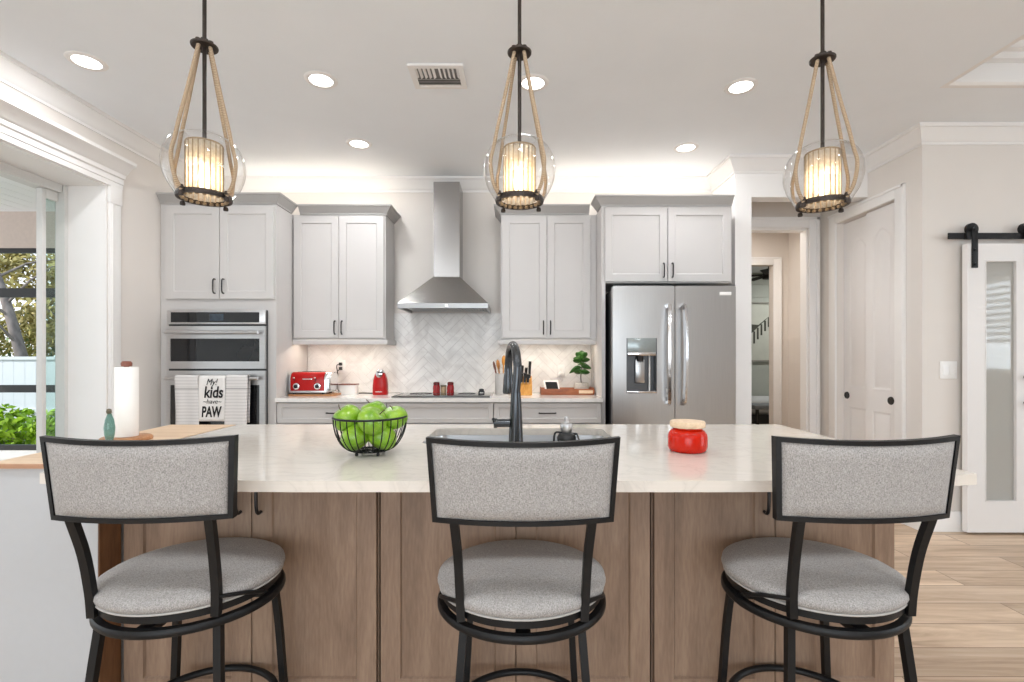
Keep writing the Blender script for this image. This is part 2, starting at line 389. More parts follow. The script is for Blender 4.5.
def mat_tile():
    m, t, b = new_mat('herringbone_tile')
    tcn = N(t, 'ShaderNodeTexCoord'); nz = N(t, 'ShaderNodeTexNoise'); nz.inputs['Scale'].default_value = 5; nz.inputs['Detail'].default_value = 6
    nz.inputs['Distortion'].default_value = 1.5
    t.links.new(tcn.outputs['Object'], nz.inputs['Vector'])
    rp = N(t, 'ShaderNodeValToRGB'); rp.color_ramp.elements[0].color = s2l((222, 219, 216)); rp.color_ramp.elements[1].color = s2l((240, 238, 235))
    rp.color_ramp.elements[0].position = 0.35; rp.color_ramp.elements[1].position = 0.6
    t.links.new(nz.outputs['Fac'], rp.inputs[0]); t.links.new(rp.outputs[0], b.inputs['Base Color'])
    b.inputs['Roughness'].default_value = 0.3
    return m


M['floor'] = mat_floor(); M['quartz'] = mat_quartz('island_quartz', (219, 211, 201)); M['quartz2'] = mat_quartz('counter_quartz', (236, 233, 229))
M['rope'] = mat_rope(); M['apple'] = mat_apple(); M['ribbed'] = mat_ribbed(); M['tile'] = mat_tile()
M['grout'] = plain('grout', (206, 202, 198), 0.9, noise=0.03)
M['towel_grey'] = mat_towel('grey_striped_towel', (222, 219, 217), (166, 163, 163), 260, 0.26, 0.4)
M['towel_plain'] = plain('white_towel', (236, 233, 230), 0.95, noise=0.02, nscale=80, bump=0.2, bscale=300)


# ------------------------------------------------------------------ mesh helpers
def BM():
    return bmesh.new()


def box(bm, x0, x1, y0, y1, z0, z1, bevel=0.0, seg=2):
    vs = [bm.verts.new(p) for p in ((x0, y0, z0), (x1, y0, z0), (x1, y1, z0), (x0, y1, z0), (x0, y0, z1), (x1, y0, z1), (x1, y1, z1), (x0, y1, z1))]
    fs = [bm.faces.new([vs[i] for i in f]) for f in ((0, 3, 2, 1), (4, 5, 6, 7), (0, 1, 5, 4), (1, 2, 6, 5), (2, 3, 7, 6), (3, 0, 4, 7))]
    if bevel > 0:
        ed = {e for f in fs for e in f.edges}
        bmesh.ops.bevel(bm, geom=list(ed), offset=bevel, segments=seg, affect='EDGES', profile=0.5)
    return vs


def hexa(bm, lo, hi):
    """solid between two quads (4 points each, same order)"""
    vs = [bm.verts.new(p) for p in list(lo) + list(hi)]
    for f in ((0, 3, 2, 1), (4, 5, 6, 7), (0, 1, 5, 4), (1, 2, 6, 5), (2, 3, 7, 6), (3, 0, 4, 7)):
        bm.faces.new([vs[i] for i in f])
    bmesh.ops.recalc_face_normals(bm, faces=bm.faces)


def lathe(bm, prof, cx=0, cy=0, cz=0, seg=32, axis='z', sx=1.0, sy=1.0):
    rings = []
    for r, z in prof:
        if r <= 1e-6:
            p = (0, 0, z)
            rings.append([bm.verts.new(p)])
        else:
            rings.append([bm.verts.new((r * sx * math.cos(2 * PI * i / seg), r * sy * math.sin(2 * PI * i / seg), z)) for i in range(seg)])
    for a, b in zip(rings, rings[1:]):
        for i in range(seg):
            j = (i + 1) % seg
            if len(a) == 1 and len(b) == 1:
                continue
            if len(a) == 1:
                bm.faces.new((a[0], b[j], b[i]))
            elif len(b) == 1:
                bm.faces.new((a[i], a[j], b[0]))
            else:
                bm.faces.new((a[i], a[j], b[j], b[i]))
    vs = [v for r in rings for v in r]
    mat = Matrix.Translation((cx, cy, cz))
    if axis == 'y':
        mat = mat @ Matrix.Rotation(PI / 2, 4, 'X')
    elif axis == 'x':
        mat = mat @ Matrix.Rotation(PI / 2, 4, 'Y')
    for v in vs:
        v.co = mat @ v.co
    return vs


def cyl(bm, cx, cy, z0, z1, r, r1=None, seg=24, axis='z'):
    r1 = r if r1 is None else r1
    if axis == 'z':
        return lathe(bm, [(0, z0), (r, z0), (r1, z1), (0, z1)], cx, cy, 0, seg)
    return lathe(bm, [(0, 0), (r, 0), (r1, z1), (0, z1)], cx, cy, z0, seg, axis)


def sweep(bm, pts, prof, closed=False, up=(0, 0, 1), scales=None, cap=True):
    """sweep a closed 2D profile [(side, up)] along pts with a transported frame"""
    pts = [Vector(p) for p in pts]; n = len(pts); k = len(prof)
    rings = []; u = Vector(up)
    for i, p in enumerate(pts):
        if closed:
            t = (pts[(i + 1) % n] - pts[i - 1]).normalized()
        elif i == 0:
            t = (pts[1] - p).normalized()
        elif i == n - 1:
            t = (p - pts[-2]).normalized()
        else:
            t = ((pts[i + 1] - p).normalized() + (p - pts[i - 1]).normalized()).normalized()
        u = u - t * u.dot(t)
        if u.length < 1e-5:
            u = t.orthogonal()
        u.normalize(); s = t.cross(u)
        sc = 1.0 if scales is None else scales[i]
        # widen at mitres
        rings.append([bm.verts.new(p + s * a * sc + u * b * sc) for a, b in prof])
    m = n if closed else n - 1
    for i in range(m):
        a, b = rings[i], rings[(i + 1) % n]
        for j in range(k):
            q = (j + 1) % k
            bm.faces.new((a[j], b[j], b[q], a[q]))
    if cap and not closed:
        bm.faces.new(rings[0]); bm.faces.new(list(reversed(rings[-1])))
    return rings


def circ(r, n=10):
    return [(r * math.cos(2 * PI * i / n), r * math.sin(2 * PI * i / n)) for i in range(n)]


def rectp(w, h):
    return [(-w / 2, -h / 2), (w / 2, -h / 2), (w / 2, h / 2), (-w / 2, h / 2)]


def tube(bm, pts, r, seg=10, closed=False, up=(0, 0, 1), scales=None):
    return sweep(bm, pts, circ(r, seg), closed, up, scales)


def ringpts(r, z, n=48, cx=0, cy=0):
    return [(cx + r * math.cos(2 * PI * i / n), cy + r * math.sin(2 * PI * i / n), z) for i in range(n)]


def smooth_path(ctrl, n=8):
    """Catmull-Rom through control points"""
    P = [Vector(p) for p in ctrl]; out = []
    for i in range(len(P) - 1):
        p0 = P[i - 1] if i > 0 else P[i] * 2 - P[i + 1]
        p1, p2 = P[i], P[i + 1]
        p3 = P[i + 2] if i + 2 < len(P) else P[i + 1] * 2 - P[i]
        for j in range(n):
            t = j / n
            out.append(0.5 * ((2 * p1) + (p2 - p0) * t + (2 * p0 - 5 * p1 + 4 * p2 - p3) * t * t + (3 * p1 - p0 - 3 * p2 + p3) * t ** 3))
    out.append(P[-1])
    return out


def molding(bm, path, prof):
    """sweep a profile [(out, z)] along a plan polyline; out is to the right-hand side of the path direction; mitred corners"""
    P = [Vector((p[0], p[1])) for p in path]; n = len(P)
    rings = []
    for i in range(n):
        def nrm(a, b):
            d = (b - a).normalized(); return Vector((d.y, -d.x))
        if i == 0:
            off = nrm(P[0], P[1])
        elif i == n - 1:
            off = nrm(P[-2], P[-1])
        else:
            a = nrm(P[i - 1], P[i]); b = nrm(P[i], P[i + 1])
            off = (a + b); off = off / max(0.2, (1 + a.dot(b)))
        rings.append([bm.verts.new((P[i].x + off.x * o, P[i].y + off.y * o, z)) for o, z in prof])
    k = len(prof)
    for i in range(n - 1):
        for j in range(k):
            q = (j + 1) % k
            bm.faces.new((rings[i][j], rings[i + 1][j], rings[i + 1][q], rings[i][q]))
    bm.faces.new(rings[0]); bm.faces.new(list(reversed(rings[-1])))
    bmesh.ops.recalc_face_normals(bm, faces=bm.faces)


def plate(bm, outer, holes, z0, z1, plane='xy', bevel=0.0):
    """flat plate with holes, in the xy plane (thickness z0..z1) or the xz plane (thickness = y z0..z1)"""
    def P(a, b, c):
        return (a, b, c) if plane == 'xy' else (a, c, b)
    loops = []
    edges = []
    for lp in [outer] + holes:
        vs = [bm.verts.new(P(a, b, z1)) for a, b in lp]
        es = [bm.edges.new((vs[i], vs[(i + 1) % len(vs)])) for i in range(len(vs))]
        edges += es; loops.append(vs)
    r = bmesh.ops.triangle_fill(bm, use_beauty=True, use_dissolve=False, edges=edges)
    fs = [g for g in r['geom'] if isinstance(g, bmesh.types.BMFace)]
    ex = bmesh.ops.extrude_face_region(bm, geom=fs)
    d = z0 - z1
    for v in [g for g in ex['geom'] if isinstance(g, bmesh.types.BMVert)]:
        v.co += Vector((0, 0, d)) if plane == 'xy' else Vector((0, d, 0))
    bmesh.ops.recalc_face_normals(bm, faces=bm.faces)


def rrect(x0, x1, y0, y1, r, n=5):
    out = []
    for cx, cy, a0 in ((x1 - r, y0 + r, -90), (x1 - r, y1 - r, 0), (x0 + r, y1 - r, 90), (x0 + r, y0 + r, 180)):
        for i in range(n + 1):
            a = R(a0 + 90 * i / n); out.append((cx + r * math.cos(a), cy + r * math.sin(a)))
    return out


def root_loc(o):
    while o.parent is not None:
        o = o.parent
    return o.location.copy()


def obj(name, bm, mat, parent=None, ang=35, world=True, recalc=True):
    """link a bmesh as one mesh object; geometry is given in world coordinates and stored relative to its thing's base"""
    me = bpy.data.meshes.new(name)
    if recalc:
        bmesh.ops.recalc_face_normals(bm, faces=bm.faces)
    bm.to_mesh(me); bm.free()
    o = bpy.data.objects.new(name, me); COL.objects.link(o)
    for mm in (mat if isinstance(mat, (list, tuple)) else [mat]):
        me.materials.append(mm)
    me.shade_smooth()
    me.set_sharp_from_angle(angle=R(ang))
    if parent is not None:
        o.parent = parent
        if world:
            l = root_loc(parent); me.transform(Matrix.Translation(-l))
    return o


def tag(o, label, cat, group=None):
    o['label'] = label; o['category'] = cat
    if group:
        o['group'] = group
    return o


def thing(name, label, cat, loc=(0, 0, 0), group=None):
    o = bpy.data.objects.new(name, None); COL.objects.link(o)
    o.empty_display_size = 0.05; o.location = loc
    return tag(o, label, cat, group)


def struct(name, bm, mat, parent=None, ang=35):
    o = obj(name, bm, mat, parent, ang)
    if parent is None:
        o['kind'] = 'structure'
    return o


def dup(root, loc, rotz=0.0, label=None):
    r = root.copy(); COL.objects.link(r); r.location = loc; r.rotation_euler = (0, 0, rotz)
    if label:
        r['label'] = label
    for ch in list(root.children):
        c = ch.copy(); COL.objects.link(c); c.parent = r
        for g in ch.children:
            d = g.copy(); COL.objects.link(d); d.parent = c
    return r


def text(body, x, y, z, size, mat, parent, name='lettering', shear=0.0, rot=0.0, extrude=0.0006, sx=1.0, offset=0.0):
    c = bpy.data.curves.new(name, 'FONT'); c.body = body; c.size = size; c.extrude = extrude; c.align_x = 'CENTER'; c.shear = shear
    c.offset = offset
    tmp = bpy.data.objects.new('tmp_text', c); COL.objects.link(tmp)
    dg = bpy.context.evaluated_depsgraph_get(); me = bpy.data.meshes.new_from_object(tmp.evaluated_get(dg))
    bpy.data.objects.remove(tmp); bpy.data.curves.remove(c)
    o = bpy.data.objects.new(name, me); COL.objects.link(o); me.materials.clear(); me.materials.append(mat)
    o.parent = parent; l = root_loc(parent)
    o.location = (x - l.x, y - l.y, z - l.z); o.rotation_euler = (PI / 2, rot, 0); o.scale = (sx, 1, 1)
    return o


def PX(px, Y):
    return (px - 515) / 490.0 * Y


def PZ(py, Y):
    return EYE - (py - 357) / 490.0 * Y


# ================================================================== THE SETTING
CEIL = 2.87
XL = -2.82          # left wall face
YB = 4.5            # back wall face
# floor
b = BM(); box(b, XL - 0.3, 7.2, -4.6, 10.2, -0.05, 0.0); struct('floor', b, M['floor'])
# ceiling with a tray recess on the right
b = BM()
TX0, TX1, TY0, TY1 = 2.57, 6.4, -1.6, 2.97
for x0, x1, y0, y1 in ((XL - 0.3, TX0, -4.6, 10.2), (TX1, 7.2, -4.6, 10.2), (TX0, TX1, -4.6, TY0), (TX0, TX1, TY1, 10.2)):
    box(b, x0, x1, y0, y1, CEIL, CEIL + 0.1)
box(b, TX0 - 0.05, TX0, TY0, TY1, CEIL + 0.1, CEIL + 0.42); box(b, TX1, TX1 + 0.05, TY0, TY1, CEIL + 0.1, CEIL + 0.42)
box(b, TX0, TX1, TY0 - 0.05, TY0, CEIL + 0.1, CEIL + 0.42); box(b, TX0, TX1, TY1, TY1 + 0.05, CEIL + 0.1, CEIL + 0.42)
box(b, TX0 - 0.1, TX1 + 0.1, TY0 - 0.1, TY1 + 0.1, CEIL + 0.36, CEIL + 0.46)
struct('ceiling', b, M['ceil'])
# tray trim: stepped crown inside the recess
b = BM()
tp = [(0, 0.0), (0.0, 0.36), (0.17, 0.36), (0.17, 0.335), (0.14, 0.325), (0.14, 0.3), (0.09, 0.25), (0.075, 0.245), (0.075, 0.2), (0.05, 0.19), (0.05, 0.15), (0.02, 0.14), (0.02, 0.06), (0.045, 0.05), (0.045, 0.012), (0.03, 0.0)]
tp = [(o, CEIL + z) for o, z in tp]
molding(b, [(TX0, TY0), (TX0, TY1), (TX1, TY1), (TX1, TY0), (TX0 + 0.001, TY0)], tp)
struct('trim_1', b, M['trim'])

# back wall and left wall
b = BM(); box(b, XL - 0.3, 1.81, YB, YB + 0.1, 0, CEIL); struct('wall_back', b, M['wall'])
DY0, DY1, DZ = 0.35, 3.39, 2.43      # sliding door opening
b = BM()
box(b, XL - 0.3, XL, DY1, YB, 0, CEIL); box(b, XL - 0.3, XL, DY0, DY1, DZ, CEIL); box(b, XL - 0.3, XL, -4.6, DY0, 0, CEIL)
struct('wall_left', b, M['wall'])
# column between the fridge and the hall, header over the hall opening
b = BM(); box(b, 1.81, 1.945, 4.03, 4.75, 0, CEIL); box(b, 1.945, 2.9, 4.03, 4.16, 2.555, CEIL)
struct('wall_column', b, M['trim'])
# closet wall with opening
CX = 2.9; CY0, CY1, CZ = 3.72, 4.41, 2.44
b = BM(); box(b, CX, CX + 0.1, 3.6, CY0, 0, CEIL); box(b, CX, CX + 0.1, CY1, 4.75, 0, CEIL); box(b, CX, CX + 0.1, CY0, CY1, CZ, CEIL)
struct('wall_closet', b, M['wall'])
# wall with the barn door
b = BM(); box(b, CX, 7.1, 3.49, 3.6, 0, CEIL); struct('wall_right', b, M['wall'])
# hall behind
b = BM(); box(b, 2.78, CX, 4.65, 4.75, 0, CEIL); box(b, 1.945, 2.0, 4.65, 4.75, 0, CEIL); box(b, 2.0, 2.78, 4.65, 4.75, 2.46, CEIL)
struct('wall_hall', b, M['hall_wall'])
b = BM(); box(b, 3.57, 3.67, 3.6, 6.5, 0, CEIL); struct('wall_passage_side', b, M['hall_wall'])
b = BM(); box(b, 1.8, 1.9, 4.75, 6.5, 0, CEIL); struct('wall_passage_left', b, M['hall_wall'])
b = BM(); box(b, 1.9, 2.52, 6.4, 6.5, 0, CEIL); box(b, 3.37, 3.57, 6.4, 6.5, 0, CEIL); box(b, 2.52, 3.37, 6.4, 6.5, 2.44, CEIL)
struct('wall_passage_back', b, M['hall_wall'])
# bedroom with shiplap
b = BM()
for i in range(12):
    box(b, 1.6, 7.0, 9.48, 9.5, i * 0.24, i * 0.24 + 0.234)
box(b, 1.5, 7.1, 9.5, 9.6, 0, CEIL); box(b, 1.5, 1.6, 6.5, 9.5, 0, CEIL); box(b, 7.0, 7.1, 6.5, 9.5, 0, CEIL); box(b, 3.67, 7.0, 6.4, 6.5, 0, CEIL)
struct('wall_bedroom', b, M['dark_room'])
# room behind the camera
b = BM(); box(b, -2.9, 2.3, -4.6, -4.5, 0, 0.2); box(b, -2.9, 2.3, -4.6, -4.5, 2.5, CEIL); box(b, 2.3, 7.2, -4.6, -4.5, 0, CEIL)
struct('wall_rear', b, M['wall'])
b = BM(); box(b, 7.0, 7.1, -4.5, -1.3, 0, CEIL); box(b, 7.0, 7.1, 0.9, 3.6, 0, CEIL); box(b, 7.0, 7.1, -1.3, 0.9, 0, 1.0); box(b, 7.0, 7.1, -1.3, 0.9, 2.5, CEIL)
struct('wall_far_right', b, M['wall'])
# rear windows frame and right window shutter slats
b = BM()
for x in (-2.9, -1.17, 0.56, 2.25):
    box(b, x, x + 0.06, -4.46, -4.4, 0.2, 2.5)
box(b, -2.84, 2.31, -4.46, -4.4, 0.2, 0.27); box(b, -2.84, 2.31, -4.46, -4.4, 2.43, 2.5)
struct('window_2', b, M['alu'])
b = BM()
box(b, 6.93, 7.0, -1.36, -1.28, 0.95, 2.55); box(b, 6.93, 7.0, 0.88, 0.96, 0.95, 2.55); box(b, 6.93, 7.0, -1.28, 0.88, 0.95, 1.03); box(b, 6.93, 7.0, -1.28, 0.88, 2.47, 2.55)
for i in range(15):
    z = 1.07 + i * 0.095
    hexa(b, [(6.93, -1.28, z), (6.99, -1.28, z + 0.05), (6.99, 0.88, z + 0.05), (6.93, 0.88, z)], [(6.93, -1.28, z + 0.008), (6.99, -1.28, z + 0.058), (6.99, 0.88, z + 0.058), (6.93, 0.88, z + 0.008)])
struct('window_3', b, M['trim'])

# crown moulding: ceiling perimeter
CROWN = [(0, -0.12), (0.009, -0.12), (0.011, -0.104), (0.022, -0.096), (0.033, -0.08), (0.062, -0.04), (0.074, -0.024), (0.085, -0.022), (0.087, 0.0), (0, 0.0)]
CROWN = [(o, CEIL + z) for o, z in CROWN]
b = BM()
molding(b, [(XL, -4.4), (XL, YB), (1.81, YB), (1.81, 4.03), (CX, 4.03), (CX, 3.49), (6.99, 3.49)], CROWN)
struct('trim_2', b, M['trim'])
# cornice over the sliding door
b = BM()
COR = [(0, DZ - 0.002), (0.022, DZ - 0.002), (0.022, DZ + 0.03), (0.028, DZ + 0.035), (0.028, DZ + 0.07), (0.04, DZ + 0.075), (0.045, DZ + 0.1), (0.06, DZ + 0.11), (0.085, DZ + 0.145), (0.12, DZ + 0.165), (0.125, DZ + 0.185), (0, DZ + 0.185)]
molding(b, [(XL, 0.2), (XL, DY1 + 0.105), ], COR)
# returned end
molding(b, [(XL + 0.0, DY1 + 0.104), (XL, DY1 + 0.108)], [(o * 0.98, z) for o, z in COR])
struct('trim_3', b, M['trim'])
# vertical casing with plinth block
b = BM()
box(b, XL, XL + 0.02, DY1 + 0.002, DY1 + 0.095, 0, DZ - 0.12, 0.004); box(b, XL, XL + 0.026, DY1 - 0.002, DY1 + 0.1, DZ - 0.12, DZ - 0.002, 0.004)
box(b, XL + 0.02, XL + 0.026, DY1 + 0.012, DY1 + 0.03, 0, DZ - 0.12, 0.002)
struct('trim_4', b, M['trim'])
# white reveal lining of the opening
b = BM(); box(b, XL - 0.3, XL - 0.001, DY1 - 0.012, DY1 - 0.0005, 0, DZ); box(b, XL - 0.3, XL - 0.001, DY0, DY1 - 0.012, DZ - 0.012, DZ - 0.0005)
struct('trim_5', b, M['trim'])
# sliding patio door (open, panels stacked at the far end)
XG = XL - 0.32
b = BM()
box(b, XG - 0.004, XG + 0.06, DY1 - 0.04, DY1 - 0.013, 0, DZ - 0.013); box(b, XG - 0.05, XG + 0.05, DY0, DY1 - 0.046, DZ - 0.07, DZ - 0.013); box(b, XG - 0.05, XG + 0.05, DY0, DY1 - 0.046, 0, 0.02)
w1 = struct('window_1', b, M['alu'])
b = BM(); box(b, XG - 0.02, XG + 0.02, 3.232, 3.262, 0.021, DZ - 0.071, 0.004); box(b, XG - 0.02, XG + 0.02, 3.262, 3.344, 0.021, 0.1); box(b, XG - 0.02, XG + 0.02, 3.262, 3.344, DZ - 0.13, DZ - 0.071)
struct('window_sash', b, M['alu'], w1)
b = BM(); box(b, XG + 0.021, XG + 0.03, 3.24, 3.254, 0.5, 0.56, 0.003); struct('window_latch', b, M['pull'], w1)
b = BM(); box(b, XG - 0.004, XG + 0.004, 3.262, 3.344, 0.1, DZ - 0.13); struct('window_pane', b, M['slider_glass'], w1)

# baseboards
b = BM(); BASE = [(0, 0), (0.016, 0), (0.016, 0.11), (0.01, 0.125), (0.006, 0.14), (0, 0.14)]
molding(b, [(CX, CY0 - 0.09), (CX, 3.49), (6.99, 3.49)], BASE); struct('baseboard_right', b, M['trim'])
b = BM(); molding(b, [(XL, DY1 + 0.1), (XL, 3.85)], BASE); struct('baseboard_left', b, M['trim'])

# closet casing, hall casing, passage casing
def casing_x(b, x, y0, y1, z, w=0.09, t=0.022):      # on a wall face x (towards -x)
    box(b, x - t, x, y0 - w, y0, 0, z + w, 0.004); box(b, x - t, x, y1, y1 + w, 0, z + w, 0.004); box(b, x - t, x, y0, y1, z, z + w, 0.004)
    box(b, x - t - 0.008, x - t, y0 - w, y0 - w + 0.02, 0, z + w, 0.003); box(b, x - t - 0.008, x - t, y0 - w, y1 + w, z + w - 0.02, z + w, 0.003)
def casing_y(b, y, x0, x1, z, w=0.1, t=0.022):      # on a wall face y (towards -y)
    box(b, x0 - w, x0, y - t, y, 0, z + w, 0.004); box(b, x1, x1 + w, y - t, y, 0, z + w, 0.004); box(b, x0, x1, y - t, y, z, z + w, 0.004)
    box(b, x1 + w - 0.022, x1 + w, y - t - 0.01, y - t, 0, z + w, 0.003); box(b, x0 - w, x1 + w, y - t - 0.01, y - t, z + w - 0.022, z + w, 0.003)
b = BM(); casing_x(b, CX, CY0, CY1, CZ); struct('trim_6', b, M['trim'])
b = BM(); box(b, 2.78, CX - 0.03, 4.622, 4.65, 0, 2.56, 0.004); box(b, 1.95, 2.78, 4.622, 4.65, 2.46, 2.56, 0.004); box(b, 2.765, 2.78, 4.65, 4.75, 0, 2.46); box(b, 2.0, 2.78, 4.65, 4.75, 2.445, 2.46)
box(b, 2.84, CX - 0.03, 4.61, 4.622, 0, 2.56, 0.003); box(b, 1.95, CX - 0.03, 4.61, 4.622, 2.535, 2.56, 0.003)
struct('trim_7', b, M['trim'])
b = BM(); casing_y(b, 6.4, 2.52, 3.37, 2.44); struct('trim_8', b, M['trim'])

# closet doors (bypass leaves): two stacked panels each, the upper one arched
def closet_leaf(name, xf, y0, y1, pull_y):
    z0, z1 = 0.012, 2.432
    b = BM(); t = 0.034
    box(b, xf + 0.005, xf + t, y0, y1, z0, z1)
    w = y1 - y0
    fr = [[(y0 + 0.085, 0.17), (y1 - 0.075, 0.17), (y1 - 0.075, 0.8), (y0 + 0.085, 0.8)]]
    ar = [(y0 + 0.085, 0.98), (y1 - 0.075, 0.98)] + [(y1 - 0.075 - (w - 0.16) * i / 8, 2.19 + 0.08 * math.sin(PI * i / 8)) for i in range(9)]
    fr.append(ar)
    b2 = BM(); plate(b2, [(y0, z0), (y1, z0), (y1, z1), (y0, z1)], fr, 0.0, 0.006)
    me_ = bpy.data.meshes.new('tmp'); b2.to_mesh(me_); b2.free(); me_.transform(Matrix(((0, 0, 1, xf - 0.004), (1, 0, 0, 0), (0, 1, 0, 0), (0, 0, 0, 1)))); b.from_mesh(me_); bpy.data.meshes.remove(me_)
    for pz0, pz1, arch in ((0.17, 0.8, False), (0.98, 2.27, True)):
        pts = [(y0 + 0.085, pz0), (y1 - 0.075, pz0), (y1 - 0.075, pz1 - (0.08 if arch else 0))]
        if arch:
            for i in range(1, 8):
                a = i / 8
                pts.append((y1 - 0.075 - (w - 0.16) * a, pz1 - 0.08 + 0.08 * math.sin(PI * a)))
        pts.append((y0 + 0.085, pz1 - (0.08 if arch else 0)))
        ys = [p[0] for p in pts]; zs = [p[1] for p in pts]
        cy = (min(ys) + max(ys)) / 2; cz = (min(zs) + max(zs)) / 2; hw = (max(ys) - min(ys)) / 2; hh = (max(zs) - min(zs)) / 2
        rings = []
        for d, dx in ((0.0, -0.0002), (0.012, 0.006), (0.02, 0.006), (0.045, -0.0015)):
            rings.append([b.verts.new((xf + dx - 0.0035, cy + (y - cy) * (1 - d / hw), cz + (z - cz) * (1 - d / hh))) for y, z in pts])
        for a_, b_ in zip(rings, rings[1:]):
            n = len(a_)
            for i in range(n):
                j = (i + 1) % n
                b.faces.new((a_[i], a_[j], b_[j], b_[i]))
        b.faces.new(rings[-1])
    o = struct(name, b, M['door'])
    b = BM(); lathe(b, [(0, 0.003), (0.018, 0.003), (0.02, 0.0), (0.03, 0.0), (0.032, 0.006), (0.03, 0.009), (0.02, 0.009), (0, 0.005)], xf - 0.011, pull_y, 0.9, 20, 'x')
    struct('door_pull', b, M['black'], o)
    return o
closet_leaf('door_1', 2.925, CY0 + 0.002, 4.075, 3.805)
closet_leaf('door_2', 2.963, 4.045, CY1 - 0.002, 4.365)

# ================================================================== BACKSPLASH (herringbone)
def clip(poly, x0, x1, z0, z1):
    for ax, lim, sgn in ((0, x0, 1), (0, x1, -1), (1, z0, 1), (1, z1, -1)):
        out = []
        for i in range(len(poly)):
            p, q = poly[i], poly[(i + 1) % len(poly)]
            ip = (p[ax] - lim) * sgn >= 0; iq = (q[ax] - lim) * sgn >= 0
            if ip:
                out.append(p)
            if ip != iq:
                t = (lim - p[ax]) / (q[ax] - p[ax]); out.append((p[0] + (q[0] - p[0]) * t, p[1] + (q[1] - p[1]) * t))
        poly = out
        if len(poly) < 3:
            return []
    return poly
def herringbone(bm, bg, x0, x1, z0, z1, y, w=0.062, L=0.248):
    c = math.cos(PI / 4); n = int(L / w)
    k = 26
    for i in range(-k * 4, k * 4):
        for j in range(-k, k):
            # unit cell: one along u, one along v, shifted
            bu = i * w + j * L; bv = i * w - j * L
            for (u0, v0, du, dv) in ((bu, bv, L, w), (bu, bv + w, w, L)):
                g = 0.0013
                q = [(u0 + g, v0 + g), (u0 + du - g, v0 + g), (u0 + du - g, v0 + dv - g), (u0 + g, v0 + dv - g)]
                p = [((a - b_) * c - 0.62, (a + b_) * c + 1.2) for a, b_ in q]
                p = clip(p, x0, x1, z0, z1)
                if not p:
                    continue
                f = [bm.verts.new((a, y, d)) for a, d in p]
                bk = [bm.verts.new((a, y + 0.006, d)) for a, d in p]
                bm.faces.new(f)
                for t in range(len(f)):
                    s = (t + 1) % len(f); bm.faces.new((f[t], bk[t], bk[s], f[s]))
bt = BM(); herringbone(bt, None, -1.898, 0.694, 0.915, 1.64, 4.491)
bs = struct('wall_backsplash', bt, M['tile'], ang=20)
b = BM(); box(b, -1.898, 0.694, 4.4945, 4.4995, 0.915, 1.64); struct('backsplash_grout', b, M['grout'], bs)

# ================================================================== CABINETS
def shaker(bm, x0, x1, z0, z1, yf, st=0.06, t=0.02, rec=0.008):
    """framed door or drawer front facing -y: recessed flat panel with a bevelled inner edge"""
    e = 0.0015
    pts = [(x0, z0), (x1, z0), (x1, z1), (x0, z1)]
    def ring(d, y):
        return [bm.verts.new((x0 + d, y, z0 + d)), bm.verts.new((x1 - d, y, z0 + d)), bm.verts.new((x1 - d, y, z1 - d)), bm.verts.new((x0 + d, y, z1 - d))]
    rs = [ring(0, yf + t), ring(0, yf + e), ring(e, yf), ring(st, yf), ring(st + 0.005, yf + rec)]
    for a, b_ in zip(rs, rs[1:]):
        for i in range(4):
            j = (i + 1) % 4; bm.faces.new((a[i], a[j], b_[j], b_[i]))
    bm.faces.new(rs[-1]); bm.faces.new(list(reversed(rs[0])))


def pull(bm, x, z, yf, length=0.11, vertical=True, out=0.03, r=0.0055):
    h = length / 2
    pr = [(-h, 0), (-h, -out * 0.6), (-h * 0.7, -out * 0.95), (0, -out), (h * 0.7, -out * 0.95), (h, -out * 0.6), (h, 0)]
    pts = [((x, yf + o, z + a) if vertical else (x + a, yf + o, z)) for a, o in pr]
    tube(bm, smooth_path(pts, 4), r, 8, up=(1, 0, 0) if vertical else (0, 0, 1))


def cab_door(parent, x0, x1, z0, z1, yf, hx=None, hz=None, mat=None, st=0.06, name='door', vertical=True, hl=0.11):
    b = BM(); shaker(b, x0, x1, z0, z1, yf, st)
    d = obj(name, b, mat or M['cab'], parent, 25)
    if hx is not None:
        b = BM(); pull(b, hx, hz, yf, hl, vertical); obj('handle', b, M['pull'], d)
    return d


CABCROWN = [(0, 0), (0.008, 0.0), (0.012, 0.012), (0.02, 0.02), (0.05, 0.058), (0.058, 0.062), (0.06, 0.075), (0, 0.075)]
def cab_crown(parent, path, z):
    b = BM(); molding(b, path, [(o, z + h) for o, h in CABCROWN]); return obj('crown', b, M['cab_trim'], parent, 25)


ZT = 2.455
# oven tower
t = thing('tall_oven_cabinet', 'tall light grey cabinet in the left corner built around the double oven', 'cabinet', (-2.36, 4.2, 0))
b = BM(); box(b, XL + 0.002, -1.9, 3.9, 4.485, 0, ZT); obj('body', b, M['cab'], t)
cab_door(t, -2.765, -2.342, 1.70, 2.435, 3.879, -2.375, 1.80)
cab_door(t, -2.338, -1.912, 1.70, 2.435, 3.879, -2.305, 1.80)
b = BM(); shaker(b, -2.765, -1.912, 0.12, 0.42, 3.879); d = obj('drawer', b, M['cab'], t, 25)
b = BM(); pull(b, -2.34, 0.27, 3.879, 0.13, False); obj('handle', b, M['pull'], d)
cab_crown(t, [(XL + 0.002, 3.9), (-1.9, 3.9), (-1.9, 4.16)], ZT)
